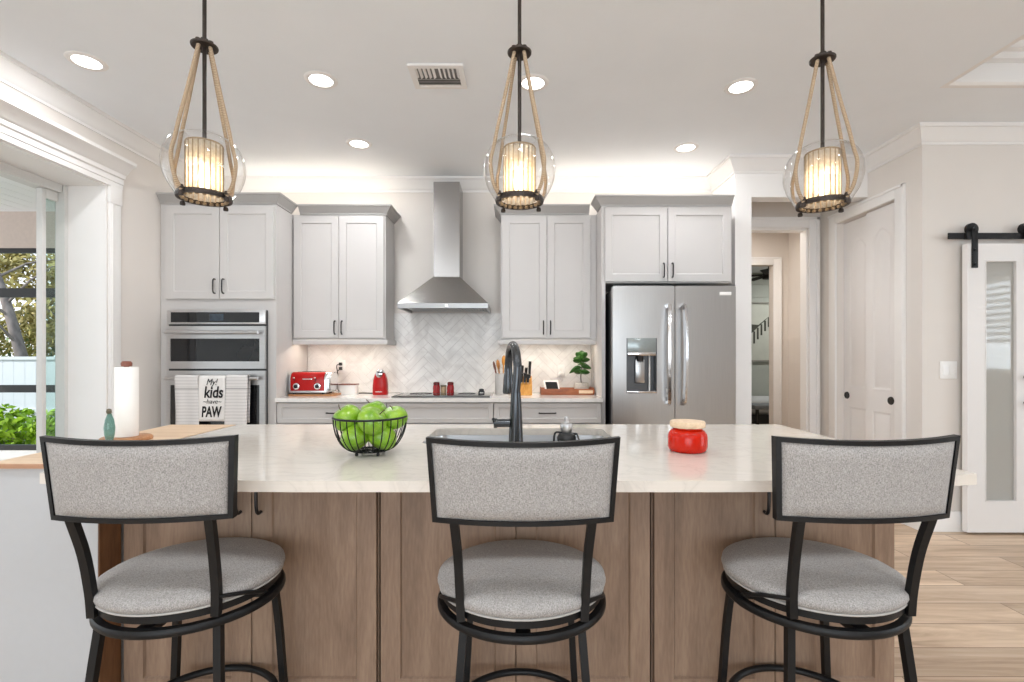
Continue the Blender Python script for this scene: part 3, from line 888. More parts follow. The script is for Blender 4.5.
# left wall cabinet
def wall_cab(name, label, x0, x1, yf, z0, path, mid, hz):
    t = thing(name, label, 'cabinet', ((x0 + x1) / 2, 4.3, z0))
    b = BM(); box(b, x0, x1, yf, 4.485, z0, ZT); obj('body', b, M['cab'], t)
    cab_door(t, x0 + 0.012, mid - 0.002, z0 + 0.012, ZT - 0.015, yf - 0.021, mid - 0.03, hz)
    cab_door(t, mid + 0.002, min(x1 - 0.012, 0.642), z0 + 0.012, ZT - 0.015, yf - 0.021, mid + 0.03, hz)
    cab_crown(t, path, ZT)
    return t
YW = 4.19
t = wall_cab('wall_cabinet', 'light grey two-door wall cabinet left of the range hood, above the red toaster', -1.895, -1.105, YW, 1.39, [(-1.835, YW), (-1.105, YW), (-1.105, 4.485)], -1.5, 1.49)
b = BM(); box(b, -1.893, -1.085, YW - 0.02, YW + 0.0, 1.345, 1.388, 0.003); box(b, -1.107, -1.085, YW, 4.485, 1.345, 1.388, 0.003); obj('light_rail', b, M['cab'], t)
b = BM(); box(b, -1.8, -1.2, YW + 0.04, YW + 0.08, 1.379, 1.389); obj('light_strip', b, M['led'], t)
t = wall_cab('wall_cabinet', 'light grey two-door wall cabinet right of the range hood, above the potted plant', -0.12, 0.694, YW, 1.39, [(-0.12, 4.485), (-0.12, YW), (0.632, YW)], 0.271, 1.49)
b = BM(); box(b, -0.14, 0.692, YW - 0.02, YW, 1.345, 1.388, 0.003); box(b, -0.14, -0.118, YW, 4.485, 1.345, 1.388, 0.003); obj('light_rail', b, M['cab'], t)
b = BM(); box(b, 0.0, 0.6, YW + 0.04, YW + 0.08, 1.379, 1.389); obj('light_strip', b, M['led'], t)
# fridge surround
t = thing('fridge_surround_cabinet', 'light grey two-door cabinet bridging over the steel refrigerator', 'cabinet', (1.2, 4.2, 0))
b = BM(); box(b, 0.696, 1.745, 3.95, 4.485, 1.835, ZT); obj('body', b, M['cab'], t)
b = BM(); box(b, 0.696, 0.725, 3.93, 4.485, 0, 1.835); obj('side_panel', b, M['cab'], t)
cab_door(t, 0.722, 1.222, 1.845, ZT - 0.015, 3.929, 1.19, 1.935)
cab_door(t, 1.228, 1.73, 1.845, ZT - 0.015, 3.929, 1.26, 1.935)
cab_crown(t, [(0.696, 4.12), (0.696, 3.95), (1.745, 3.95)], ZT)

# base cabinets: three units
def base_cab(label, x0, x1, hx):
    t = thing('base_cabinet', label, 'cabinet', ((x0 + x1) / 2, 4.2, 0))
    b = BM(); box(b, x0, x1, 3.92, 4.485, 0.1, 0.883); box(b, x0, x1, 3.98, 4.485, 0, 0.1); obj('body', b, M['cab'], t)
    b = BM(); shaker(b, x0 + 0.004, x1 - 0.004, 0.715, 0.872, 3.899, 0.035); d = obj('drawer', b, M['cab'], t, 25)
    if hx is not None:
        b = BM(); pull(b, hx, 0.795, 3.899, 0.13, False); obj('handle', b, M['pull'], d)
    m = (x0 + x1) / 2
    cab_door(t, x0 + 0.004, m - 0.002, 0.115, 0.705, 3.899, m - 0.035, 0.62)
    cab_door(t, m + 0.002, x1 - 0.004, 0.115, 0.705, 3.899, m + 0.035, 0.62)
base_cab('light grey base cabinet with a drawer below the red toaster', -1.898, -1.022, -1.43)
base_cab('light grey base cabinet with a plain drawer front under the cooktop', -1.02, -0.172, None)
base_cab('light grey base cabinet with a drawer below the knife block and wooden tray', -0.17, 0.692, 0.258)
# perimeter counter
b = BM(); plate(b, [(-1.897, 3.87), (0.694, 3.87), (0.694, 4.488), (-1.897, 4.488)], [], 0.884, 0.914)
tag(obj('countertop', b, M['quartz2']), 'white countertop along the back wall holding the cooktop and red toaster', 'countertop')

# ================================================================== OVEN
t = thing('wall_oven', 'stainless steel microwave and oven stack set in the tall cabinet', 'oven', (-2.345, 3.88, 0.44))
x0, x1 = -2.735, -1.965
b = BM(); box(b, x0, x1, 3.872, 3.898, 0.44, 1.61); obj('trim_frame', b, M['dark_steel'], t)  # dark colour stands in for shade in the gaps between panels
b = BM(); box(b, x0, x1, 3.852, 3.871, 1.498, 1.61, 0.003); cp = obj('control_panel', b, M['steel'], t)
b = BM(); box(b, x0 + 0.03, x1 - 0.045, 3.8505, 3.853, 1.512, 1.592); obj('panel_glass', b, M['oven_glass'], cp)
b = BM(); box(b, -2.4, -2.29, 3.8495, 3.8504, 1.525, 1.578); obj('display', b, M['screen'], cp)
def oven_door(name, z0, z1, g0, g1, hz, win):
    b = BM(); plate(b, [(x0, z0), (x1, z0), (x1, z1), (x0, z1)], [[(x0 + 0.028, g0), (x1 - 0.042, g0), (x1 - 0.042, g1), (x0 + 0.028, g1)]], 3.848, 3.871, 'xz')
    d = obj(name, b, M['steel'], t)
    b = BM(); box(b, x0 + 0.028, x1 - 0.042, 3.852, 3.866, g0, g1); obj('window', b, M[win], d)
    b = BM(); tube(b, [(x0 + 0.015, 3.8, hz), (x1 - 0.03, 3.8, hz)], 0.014, 16)
    for x in (x0 + 0.05, x1 - 0.065):
        box(b, x - 0.011, x + 0.011, 3.8, 3.849, hz - 0.011, hz + 0.011, 0.003)
    obj('handle', b, M['steel'], d)
    return d
oven_door('microwave_door', 1.148, 1.483, 1.205, 1.385, 1.432, 'oven_glass')
oven_door('oven_door', 0.46, 1.132, 0.56, 1.02, 1.075, 'black_glass')

# towels on the oven handle
def towel(name, label, mat, x0, x1, ztop, zf, zb, ybar=3.8, waves=2, amp=0.004, rb=0.019, ph=0.0, slant=0.0):
    o_ = thing(name, label, 'towel', ((x0 + x1) / 2, ybar, ztop), 'towels over the oven handle')
    nx = 14; pts = []
    zc = ztop - rb
    n1 = 14
    for i in range(n1):
        pts.append((-rb, zf + (zc - zf) * i / n1))
    for i in range(9):
        a = PI - PI * i / 8; pts.append((rb * math.cos(a), zc + rb * math.sin(a)))
    for i in range(1, n1 + 1):
        pts.append((rb, zc + (zb - zc) * i / n1))
    b = BM(); grid = []
    for k, (dy, z) in enumerate(pts):
        row = []
        for i in range(nx + 1):
            u = i / nx; drop = max(0, min(1, (zc - z) / 0.25))
            x = x0 + (x1 - x0) * u + slant * drop * (0.5 - abs(u - 0.5)) * 0 + slant * drop
            s = -1 if dy < 0 else 0.2
            row.append(b.verts.new((x, ybar + dy + s * amp * drop * (1 + math.sin(u * waves * 2 * PI + ph)), z)))
        grid.append(row)
    for r0, r1 in zip(grid, grid[1:]):
        for i in range(nx):
            b.faces.new((r0[i], r0[i + 1], r1[i + 1], r1[i]))
    c = obj('cloth', b, mat, o_, 80)
    md = c.modifiers.new('thickness', 'SOLIDIFY'); md.thickness = 0.003; md.offset = 0
    return o_
towel('dish_towel', 'grey striped dish towel hanging left of the lettered towel on the oven handle', M['towel_grey'], -2.628, -2.448, 1.099, 0.68, 0.74, waves=1.5, slant=0.012)
tw = towel('tea_towel', 'white tea towel with black lettering on the oven handle', M['towel_plain'], -2.442, -2.236, 1.096, 0.745, 0.78, waves=1, amp=0.0015)
towel('dish_towel', 'grey striped dish towel hanging right of the lettered towel on the oven handle', M['towel_grey'], -2.2305, -2.062, 1.101, 0.69, 0.73, waves=1.5, ph=1.0, slant=-0.006)
yt = 3.8 - 0.019 - 0.0055
text('My!', -2.34, yt, 1.024, 0.07, M['ink'], tw, shear=0.35, sx=0.8)
text('kids', -2.325, yt, 0.928, 0.122, M['ink'], tw, shear=0.14, sx=0.76, offset=0.0026)
text('~have~', -2.335, yt, 0.881, 0.05, M['ink'], tw, shear=0.2, sx=0.95)
text('PAW', -2.342, yt, 0.78, 0.112, M['ink'], tw, shear=0.1, sx=0.6, offset=0.0036)

# ================================================================== HOOD
HX = -0.59
t = thing('range_hood', 'stainless steel chimney range hood over the cooktop', 'range hood', (HX, 4.25, 1.64))
b = BM(); box(b, HX - 0.112, HX + 0.112, 4.22, 4.488, 1.93, CEIL - 0.121); obj('chimney', b, M['steel_hood'], t)
b = BM()
hexa(b, [(HX - 0.37, 4.0, 1.681), (HX + 0.37, 4.0, 1.681), (HX + 0.37, 4.488, 1.681), (HX - 0.37, 4.488, 1.681)],
     [(HX - 0.114, 4.215, 1.93), (HX + 0.114, 4.215, 1.93), (HX + 0.114, 4.488, 1.93), (HX - 0.114, 4.488, 1.93)])
obj('canopy', b, M['steel_hood'], t)
b = BM(); box(b, HX - 0.37, HX + 0.37, 4.0, 4.02, 1.64, 1.68); box(b, HX - 0.37, HX - 0.35, 4.02, 4.488, 1.64, 1.68); box(b, HX + 0.35, HX + 0.37, 4.02, 4.488, 1.64, 1.68)
obj('rim', b, steel('hood_rim_steel', (150, 149, 148), 0.3, (90, 1, 1)), t)
b = BM(); box(b, HX - 0.35, HX + 0.35, 4.02, 4.488, 1.668, 1.68)
for i in range(26):
    x = HX - 0.32 + i * 0.0256; hexa(b, [(x, 4.04, 1.65), (x + 0.012, 4.04, 1.65), (x + 0.012, 4.45, 1.65), (x, 4.45, 1.65)], [(x + 0.006, 4.04, 1.667), (x + 0.016, 4.04, 1.667), (x + 0.016, 4.45, 1.667), (x + 0.006, 4.45, 1.667)])
obj('baffle_filter', b, M['steel'], t)
b = BM(); lathe(b, [(0, -0.001), (0.014, -0.001), (0.014, 0.004), (0, 0.004)], HX + 0.03, 3.999, 1.66, 16, 'y'); obj('badge', b, M['chrome'], t)

# cooktop
t = thing('cooktop', 'black glass cooktop flush on the white counter under the hood', 'cooktop', (-0.6, 4.15, 0.914))
b = BM(); box(b, -1.0, -0.2, 3.95, 4.38, 0.9143, 0.922, 0.002); obj('glass_top', b, M['black_glass'], t)
for x, y, r in ((-0.82, 4.05, 0.075), (-0.82, 4.27, 0.095), (-0.42, 4.05, 0.095), (-0.42, 4.27, 0.075)):
    b = BM(); tube(b, ringpts(r, 0.9223, 40, x, y), 0.0008, 4, True); obj('burner_mark', b, M['pull'], t)
for x in (-1.0, -0.2):
    b = BM(); box(b, x - 0.003, x + 0.003, 3.95, 4.38, 0.9143, 0.9235); obj('edge_trim', b, M['steel'], t)

# ================================================================== FRIDGE
t = thing('refrigerator', 'stainless french door refrigerator with water dispenser', 'refrigerator', (1.21, 4.1, 0))
fx0, fx1, fm, fy = 0.748, 1.69, 1.224, 3.75
b = BM(); box(b, fx0 + 0.01, fx1 - 0.01, fy + 0.075, 4.45, 0.02, 1.765); obj('body', b, M['dark_steel'], t)
b = BM()
hole = [(0.853, 0.962), (1.087, 0.962), (1.087, 1.385), (0.853, 1.385)]
plate(b, rrect(fx0, fm - 0.003, 0.72, 1.785, 0.012, 4), [hole], fy, fy + 0.07, 'xz'); dl = obj('door', b, M['steel_v'], t, 30)
b = BM(); plate(b, rrect(fm + 0.003, fx1, 0.72, 1.785, 0.012, 4), [], fy, fy + 0.07, 'xz'); dr = obj('door', b, M['steel_v'], t, 30)
b = BM(); plate(b, rrect(fx0, fx1, 0.06, 0.71, 0.012, 4), [], fy, fy + 0.07, 'xz'); fd = obj('freezer_drawer', b, M['steel_v'], t, 30)
b = BM(); tube(b, [(fx0 + 0.1, fy - 0.05, 0.63), (fx1 - 0.1, fy - 0.05, 0.63)], 0.014, 12)
for x in (fx0 + 0.14, fx1 - 0.14):
    box(b, x - 0.012, x + 0.012, fy - 0.05, fy, 0.618, 0.642)
obj('handle', b, M['chrome'], fd)
for dd, hx, sg in ((dl, fm - 0.055, -1), (dr, fm + 0.055, 1)):
    b = BM()
    pts = [(hx + sg * 0.0, fy, 1.63), (hx, fy - 0.05, 1.62), (hx + sg * 0.004, fy - 0.066, 1.48), (hx + sg * 0.006, fy - 0.072, 1.28), (hx + sg * 0.004, fy - 0.066, 1.06), (hx, fy - 0.05, 0.9), (hx, fy, 0.89)]
    sweep(b, smooth_path(pts, 6), rectp(0.022, 0.026), up=(0, 1, 0)); obj('handle', b, M['chrome'], dd, 50)
# dispenser
b = BM(); box(b, 0.853, 1.087, fy + 0.062, fy + 0.069, 0.962, 1.385); box(b, 0.853, 0.86, fy + 0.001, fy + 0.062, 0.962, 1.385); box(b, 1.08, 1.087, fy + 0.001, fy + 0.062, 0.962, 1.385)
dp = obj('dispenser', b, plain('dispenser_recess', (92, 93, 95), 0.35, 0.6, noise=0.05), t); 
b = BM(); box(b, 0.86, 1.08, fy - 0.002, fy + 0.02, 1.275, 1.385, 0.003); obj('control_panel', b, plain('dispenser_panel', (150, 158, 158), 0.2, 0.3, noise=0.05), dp)
b = BM(); box(b, 0.86, 1.08, fy - 0.006, fy + 0.03, 1.25, 1.278, 0.005); obj('light_bar', b, M['chrome'], dp)
b = BM(); box(b, 0.93, 1.0, fy + 0.03, fy + 0.045, 1.04, 1.22, 0.004); obj('paddle', b, M['steel_v'], dp)
b = BM(); cyl(b, 0.965, fy + 0.035, 1.205, 1.25, 0.024, 0.03, 16); obj('nozzle', b, M['pull'], dp)
b = BM(); box(b, 0.855, 1.085, fy - 0.006, fy + 0.06, 0.964, 0.98, 0.002); obj('drip_tray', b, M['chrome'], dp)
b = BM(); tube(b, [(1.04, fy + 0.04, 0.98), (1.04, fy + 0.04, 1.25)], 0.006, 8); obj('tube', b, M['white_plastic'], dp)
b = BM(); box(b, 1.565, 1.655, fy - 0.003, fy, 1.712, 1.738, 0.001); obj('badge', b, M['white_plastic'], dr)

# ================================================================== ISLAND
YF = 1.6
def island_cab(label, x0, x1, mid, ends=(0, 0)):
    t = thing('island_cabinet', label, 'cabinet', ((x0 + x1) / 2, 2.0, 0), 'island cabinets')
    b = BM(); box(b, x0, x1, YF + 0.022, 1.82, 0.11, 0.883); box(b, x0 + 0.01, x1 - 0.01, YF + 0.07, 1.82, 0, 0.11); obj('body', b, M['oak_stain'], t)
    b = BM(); box(b, x0, x1, 1.82, 2.3, 0.0, 0.64); obj('back_body', b, M['oak_stain'], t)
    g = 0.004
    for a, c, hx in ((x0 + g, mid - 0.0015, mid - 0.036), (mid + 0.0015, x1 - g, mid + 0.03)):
        cab_door(t, a, c, 0.125, 0.875, YF, hx, 0.80, M['oak_stain'], 0.064, hl=0.13)
    return t
island_cab('brown stained island cabinet behind the left stool', -1.283, -0.449, -0.86)
island_cab('brown stained island cabinet behind the middle stool', -0.443, 0.445, 0.003)
island_cab('brown stained island cabinet behind the right stool', 0.451, 1.244, 0.85)
# quartz slab with the sink cut-out, front edge gently bowed at the ends
out = []
for i in range(25):
    x = -1.335 + (1.288 + 1.335) * i / 24
    e = max(0.0, abs(x) - 0.55) / 0.78
    out.append((x, 1.29 + 0.085 * e ** 2))
out += [(1.272, 2.37), (-1.335, 2.37)]
SX0, SX1, SY0, SY1 = -0.355, 0.395, 1.83, 2.24
b = BM(); plate(b, out, [rrect(SX0, SX1, SY0, SY1, 0.05, 5)], 0.884, 0.914)
tag(obj('island_countertop', b, M['quartz']), 'cream veined stone slab on the island holding the fruit basket and red jar', 'countertop')
# sink
t = thing('kitchen_sink', 'stainless undermount sink sunk into the island slab behind the middle stool', 'sink', (0.01, 2.03, 0.65))
b = BM()
o1 = rrect(SX0 - 0.012, SX1 + 0.012, SY0 - 0.012, SY1 + 0.012, 0.06, 5); i1 = rrect(SX0 + 0.004, SX1 - 0.004, SY0 + 0.004, SY1 - 0.004, 0.05, 5)
lo = rrect(SX0 + 0.02, SX1 - 0.02, SY0 + 0.02, SY1 - 0.02, 0.06, 5)
ra = [b.verts.new((x, y, 0.883)) for x, y in o1]; rb_ = [b.verts.new((x, y, 0.883)) for x, y in i1]
rc = [b.verts.new((x, y, 0.68)) for x, y in lo]
for A, B_ in ((ra, rb_), (rb_, rc)):
    n = len(A)
    for i in range(n):
        b.faces.new((A[i], A[(i + 1) % n], B_[(i + 1) % n], B_[i]))
b.faces.new(rc)
bw = obj('basin', b, M['steel'], t, 30, recalc=False); md = bw.modifiers.new('thickness', 'SOLIDIFY'); md.thickness = 0.002; md.offset = -1
b = BM(); lathe(b, [(0, 0), (0.02, 0.0), (0.03, 0.004), (0.045, 0.003), (0.05, 0.0)], 0.01, 2.05, 0.6815, 24); obj('drain', b, M['chrome'], t)
# faucet
t = thing('kitchen_faucet', 'dark gunmetal pull-down faucet with a tall arched neck on the island', 'faucet', (0.005, 1.755, 0.914))
fxx, fyy = 0.003, 1.755
b = BM(); lathe(b, [(0, 0), (0.031, 0), (0.031, 0.004), (0.026, 0.008), (0.025, 0.05), (0.022, 0.12), (0.0175, 0.2), (0, 0.2)], fxx, fyy, 0.9142, 28); obj('base', b, M['gun'], t)
b = BM()
pts = [(fxx, fyy, 1.112)]
for i in range(0, 13):
    a = PI - PI * i / 12
    rr = 0.095
    pts.append((fxx + 0.006 - 0.035 * (1 - math.cos(PI * i / 12)) / 2, fyy + rr + rr * math.cos(a), 1.19 + rr * math.sin(a)))
tube(b, smooth_path(pts, 3), 0.0155, 16, up=(1, 0, 0)); obj('neck', b, M['gun'], t, 60)
hx_, hy_ = pts[-1][0], pts[-1][1]
b = BM(); lathe(b, [(0, 0.0), (0.021, 0.0), (0.023, 0.008), (0.02, 0.06), (0.016, 0.085), (0.0158, 0.1), (0, 0.1)], hx_, hy_, 1.095, 24); obj('spray_head', b, M['gun'], t)
b = BM(); cyl(b, fxx - 0.022, fyy, 1.003, -0.045, 0.015, 0.015, 18, 'x'); hd = obj('handle', b, M['gun'], t)
b = BM(); cyl(b, fxx - 0.067, fyy, 1.003, -0.012, 0.018, 0.018, 18, 'x'); tube(b, [(fxx - 0.075, fyy, 1.005), (fxx - 0.08, fyy - 0.02, 1.02)], 0.006, 8); obj('lever', b, M['gun'], hd)
# butcher block unit at the island's left end
t = thing('butcher_block_unit', 'low grey unit with a butcher block wood top at the island left end', 'cabinet', (-1.6, 1.9, 0))
b = BM(); box(b, -1.62, -1.29, 1.515, 2.3, 0, 0.883); box(b, -1.62, -1.353, 1.515, 2.3, 0.883, 0.898); obj('body', b, plain('grey_panel', (186, 187, 189), 0.6, noise=0.01), t)
b = BM(); box(b, -1.2899, -1.2865, 1.517, 1.6, 0, 0.883); obj('side_panel', b, M['oak_dark'], t)['label'] = 'dark brown side panel'
b = BM(); plate(b, [(-1.62, 1.5), (-1.353, 1.5), (-1.351, 1.6), (-1.351, 2.37), (-1.665, 2.37)], [], 0.8985, 0.913); tp_ = obj('wood_top', b, M['butcher'], t)
b = BM(); box(b, -1.62, -1.353, 1.498, 1.4998, 0.8985, 0.912); obj('edge_band', b, M['butcher_edge'], tp_)
t['label'] = 'low grey unit with a pale butcher block top left of the island slab'

# ================================================================== BAR STOOLS
def make_stool(label, loc, rz):
    t = thing('bar_stool', label, 'bar stool', (0, 0, 0), 'bar stools at the island')
    # seat cushion
    b = BM()
    prof = [(0, 0.624), (0.19, 0.624), (0.214, 0.627), (0.226, 0.634), (0.2305, 0.645), (0.228, 0.656), (0.214, 0.664), (0.18, 0.671), (0.13, 0.677), (0.07, 0.68), (0, 0.681)]
    lathe(b, [(r_, z_ - 0.006) for r_, z_ in prof], seg=56, sy=0.95); st = obj('seat', b, M['fabric'], t, 60, False)
    b = BM(); tube(b, [(x_, y_ * 0.95, z_) for x_, y_, z_ in ringpts(0.223, 0.623, 64)], 0.003, 8, True); obj('piping', b, M['piping'], st, 60, False)
    # seat ring, swivel, lower ring
    b = BM(); sweep(b, [(x_, y_ * 0.95, z_) for x_, y_, z_ in ringpts(0.21, 0.609, 64)], rectp(0.018, 0.017), True)
    box(b, -0.2, 0.2, -0.02, 0.02, 0.602, 0.616); box(b, -0.02, 0.02, -0.185, 0.185, 0.602, 0.616)
    obj('seat_ring', b, M['black_metal'], t, 40, False)
    b = BM(); cyl(b, 0, 0, 0.5885, 0.602, 0.09, seg=32); obj('swivel_plate', b, M['black_metal'], t, 40, False)
    b = BM(); sweep(b, [(x_, y_ * 0.95, z_) for x_, y_, z_ in ringpts(0.22, 0.577, 64)], [(-0.010, -0.010), (0.007, -0.010), (0.011, -0.005), (0.011, 0.005), (0.007, 0.010), (-0.010, 0.010)], True)
    box(b, -0.216, 0.216, -0.018, 0.018, 0.570, 0.588); box(b, -0.018, 0.018, -0.205, 0.205, 0.570, 0.588)
    obj('frame_ring', b, M['black_metal'], t, 40, False)
    # legs
    for sx, sy in ((-1, -1), (1, -1), (1, 1), (-1, 1)):
        b = BM()
        p = [Vector((sx * 0.146, sy * 0.145, 0.57)), Vector((sx * 0.158, sy * 0.163, 0.40)), Vector((sx * 0.172, sy * 0.172, 0.18)), Vector((sx * 0.192, sy * 0.188, 0.012))]
        sweep(b, smooth_path(p, 5), [(-0.0095, -0.0095), (0.0095, -0.0095), (0.0095, 0.0095), (-0.0095, 0.0095)], up=(0, 1, 0))
        lg = obj('leg', b, M['black_metal'], t, 40, False)
        b = BM(); cyl(b, sx * 0.192, sy * 0.188, 0, 0.013, 0.018, seg=14); obj('foot', b, M['black'], lg, 40, False)
    # footrest hoop
    b = BM(); tube(b, ringpts(0.205, 0.235, 64), 0.0105, 10, True); obj('footrest', b, M['black_metal'], t, 60, False)
    # back posts
    for sx in (-1, 1):
        b = BM()
        p = [(sx * 0.15, -0.163, 0.597), (sx * 0.153, -0.166, 0.66), (sx * 0.156, -0.183, 0.76), (sx * 0.162, -0.21, 0.856)]
        sweep(b, smooth_path(p, 5), rectp(0.02, 0.017), up=(0, 1, 0)); obj('back_post', b, M['black_metal'], t, 40, False)
        b = BM(); tube(b, [(sx * 0.157, -0.17, 0.646), (sx * 0.2, -0.115, 0.63), (sx * 0.215, -0.06, 0.606)], 0.0055, 8); obj('seat_bracket', b, M['black_metal'], t, 40, False)
    # curved back: frame and upholstered panel
    def bk(u, v):      # u -1..1 across, v 0..1 up; returns centre-surface point
        half = 0.214 + 0.0125 * v
        y = -0.23 - 0.016 * v + 0.034 * u * u
        z = 0.851 + v * (0.195 + 0.007 * u * u)
        return Vector((u * half, y, z))
    n = 20
    b = BM()
    PUV = [(-1 + 2 * i / n, 0) for i in range(n + 1)] + [(1, i / 6) for i in range(1, 6)] + [(1 - 2 * i / n, 1) for i in range(n + 1)] + [(-1, 1 - i / 6) for i in range(1, 6)]
    per = [bk(u, v) for u, v in PUV]
    cn = Vector((0, -0.262, 0.96))
    rings = []
    m = len(per)
    for i, p in enumerate(per):
        inn = Vector((cn.x, p.y, cn.z)) - p
        # inward direction inside the back surface
        a = Vector((0, 0, 0))
        u, v = PUV[i]
        du = 0.0115 / 0.22; dv = 0.0115 / 0.2
        uu = max(-1 + du, min(1 - du, u)); vv = max(dv, min(1 - dv, v))
        q = bk(uu, vv)
        dpt = Vector((0, 0.009, 0))
        rings.append([b.verts.new(p - dpt), b.verts.new(q - dpt), b.verts.new(q + dpt), b.verts.new(p + dpt)])
    for i in range(m):
        A, B_ = rings[i], rings[(i + 1) % m]
        for j in range(4):
            b.faces.new((A[j], B_[j], B_[(j + 1) % 4], A[(j + 1) % 4]))
    obj('back_frame', b, M['black_metal'], t, 30, False)
    b = BM(); G = []
    nu, nv = 24, 12
    for side in (-1, 1):
        g = []
        for j in range(nv + 1):
            row = []
            for i in range(nu + 1):
                u = (-1 + 2 * i / nu) * 0.945; v = 0.06 + 0.88 * j / nv
                e = min(1, (1 - abs(u) / 0.945) * 7) ; f = min(1, (1 - abs(2 * j / nv - 1)) * 4)
                puff = 0.005 + 0.009 * (max(0, e) ** 0.5) * (max(0, f) ** 0.5)
                p = bk(u, v); p.y += side * puff
                row.append(b.verts.new(p))
            g.append(row)
        G.append(g)
        for j in range(nv):
            for i in range(nu):
                b.faces.new((g[j][i], g[j][i + 1], g[j + 1][i + 1], g[j + 1][i]))
    def edge(lst0, lst1):
        for i in range(len(lst0) - 1):
            b.faces.new((lst0[i], lst0[i + 1], lst1[i + 1], lst1[i]))
    edge(G[0][0], G[1][0]); edge(G[0][-1], G[1][-1]); edge([r[0] for r in G[0]], [r[0] for r in G[1]]); edge([r[-1] for r in G[0]], [r[-1] for r in G[1]])
    obj('backrest', b, M['fabric'], t, 60, False)
    t.location = loc; t.rotation_euler = (0, 0, rz)
    return t
stool = make_stool('black metal bar stool with grey cushion, left of three, below the fruit basket side of the island', (-0.899, 1.38, 0), R(1.5))
stool['label'] = 'leftmost of three black bar stools with grey fabric seats, near the grey unit'
dup(stool, (0.018, 1.36, 0), R(0.3), 'middle of three black bar stools with grey fabric seats, before the faucet')
dup(stool, (0.828, 1.38, 0), R(2.5), 'rightmost of three black bar stools with grey fabric seats, beside the open floor')

# ================================================================== PENDANTS
def make_pendant():
    t = thing('pendant_light', 'pendant', 'pendant light', (0, 0, 0), 'rope pendant lights over the island')
    # local z = 0 at the bottom ring centre
    H = (CEIL - 1.79) / 0.97
    b = BM(); tube(b, [(0, 0, 0.178), (0, 0, H - 0.01)], 0.0065, 10, up=(0, 1, 0)); obj('stem', b, M['bronze'], t, 60, False)
    b = BM(); lathe(b, [(0, -0.003), (0.04, -0.003), (0.0425, 0.0), (0.0425, 0.004), (0.04, 0.006), (0.014, 0.009), (0.012, 0.028), (0, 0.028)], 0, 0, 0.535, 28)
    for k in range(4):
        a = PI / 4 + k * PI / 2
        lathe(b, [(0, 0.006), (0.008, 0.006), (0.008, 0.015), (0, 0.017)], 0.026 * math.cos(a), 0.026 * math.sin(a), 0.535, 12)
    obj('top_plate', b, M['bronze'], t, 40, False)
    b = BM()
    prof = [(0.083, -0.006), (0.098, 0.018), (0.116, 0.045), (0.128, 0.075), (0.1335, 0.105), (0.13, 0.14), (0.118, 0.17), (0.098, 0.195), (0.07, 0.21), (0.056, 0.214), (0.052, 0.222)]
    P_ = smooth_path([(r * 0.88 + 0.009, 0, z) for r, z in prof], 4); lathe(b, [(p.x, p.z) for p in P_], seg=48)
    obj('glass_globe', b, M['globe'], t, 80, False)
    for k in range(4):
        a = PI / 4 + k * PI / 2; ca, sa = math.cos(a), math.sin(a)
        pr = [(0.024, 0.53), (0.046, 0.44), (0.072, 0.335), (0.098, 0.235), (0.114, 0.165), (0.127, 0.115), (0.124, 0.07), (0.112, 0.03), (0.09, 0.0)]
        b = BM(); tube(b, smooth_path([(r * ca, r * sa, z) for r, z in pr], 6), 0.0062, 8); obj('rope', b, M['rope'], t, 60, False)
    b = BM()
    lathe(b, [(0.076, -0.008), (0.084, -0.008), (0.086, 0.0), (0.084, 0.009), (0.076, 0.009), (0.074, 0.0), (0.076, -0.008)], seg=48)
    for k in range(4):
        a = PI / 4 + k * PI / 2
        for dz in (-0.014, 0.008):
            lathe(b, [(0, -0.008), (0.008, -0.006), (0.009, 0.0), (0.007, 0.007), (0, 0.009)], 0.092 * math.cos(a), 0.092 * math.sin(a), dz, 10)
    obj('bottom_ring', b, M['bronze'], t, 40, False)
    b = BM()
    n = 96
    for z0, z1 in ((0.0, 0.186),):
        lo_, hi_ = [], []
        for i in range(n):
            r = 0.0525 + 0.0032 * math.cos(2 * PI * i * 20 / n)
            a = 2 * PI * i / n
            lo_.append(b.verts.new((r * math.cos(a), r * math.sin(a), z0))); hi_.append(b.verts.new((r * math.cos(a), r * math.sin(a), z1)))
        for i in range(n):
            j = (i + 1) % n; b.faces.new((lo_[i], lo_[j], hi_[j], hi_[i]))
    obj('inner_shade', b, M['ribbed'], t, 80, False)
    b = BM()
    for k in range(20):
        a = 2 * PI * k / 20; tube(b, [(0.0565 * math.cos(a), 0.0565 * math.sin(a), 0.0), (0.0565 * math.cos(a), 0.0565 * math.sin(a), 0.188)], 0.0018, 6, up=(0, 1, 0))
        lathe(b, [(0, -0.006), (0.0055, -0.004), (0.0065, 0), (0.005, 0.005), (0, 0.006)], 0.0675 * math.cos(a), 0.0675 * math.sin(a), -0.005, 8)
    tube(b, ringpts(0.055, 0.188, 40), 0.003, 6, True)
    obj('shade_ribs', b, plain('antique_metal', (150, 132, 108), 0.4, 0.6, noise=0.2, nscale=60), t, 60, False)
    b = BM(); cyl(b, 0, 0, 0.12, 0.19, 0.016, 0.014, 16); obj('socket', b, M['bronze'], t, 40, False)
    b = BM(); lathe(b, [(0, 0.03), (0.012, 0.034), (0.02, 0.05), (0.022, 0.066), (0.018, 0.085), (0.012, 0.105), (0.011, 0.12), (0, 0.12)], seg=16); obj('bulb', b, M['bulb'], t, 60, False)
    b = BM(); lathe(b, [(0, 0), (0.065, 0), (0.065, -0.012), (0.05, -0.024), (0.012, -0.03), (0, -0.03)], 0, 0, H - 0.0, 28); obj('ceiling_canopy', b, M['bronze'], t, 40, False)
    return t
pend = make_pendant()
PZ0 = 1.79
pend.location = (PX(204.5, 1.69), 1.69, PZ0); pend.rotation_euler = (0, 0, R(32))
pend.scale = (1, 1, 0.97)
pend['label'] = 'leftmost of three rope pendant lights, hanging before the tall oven cabinet'
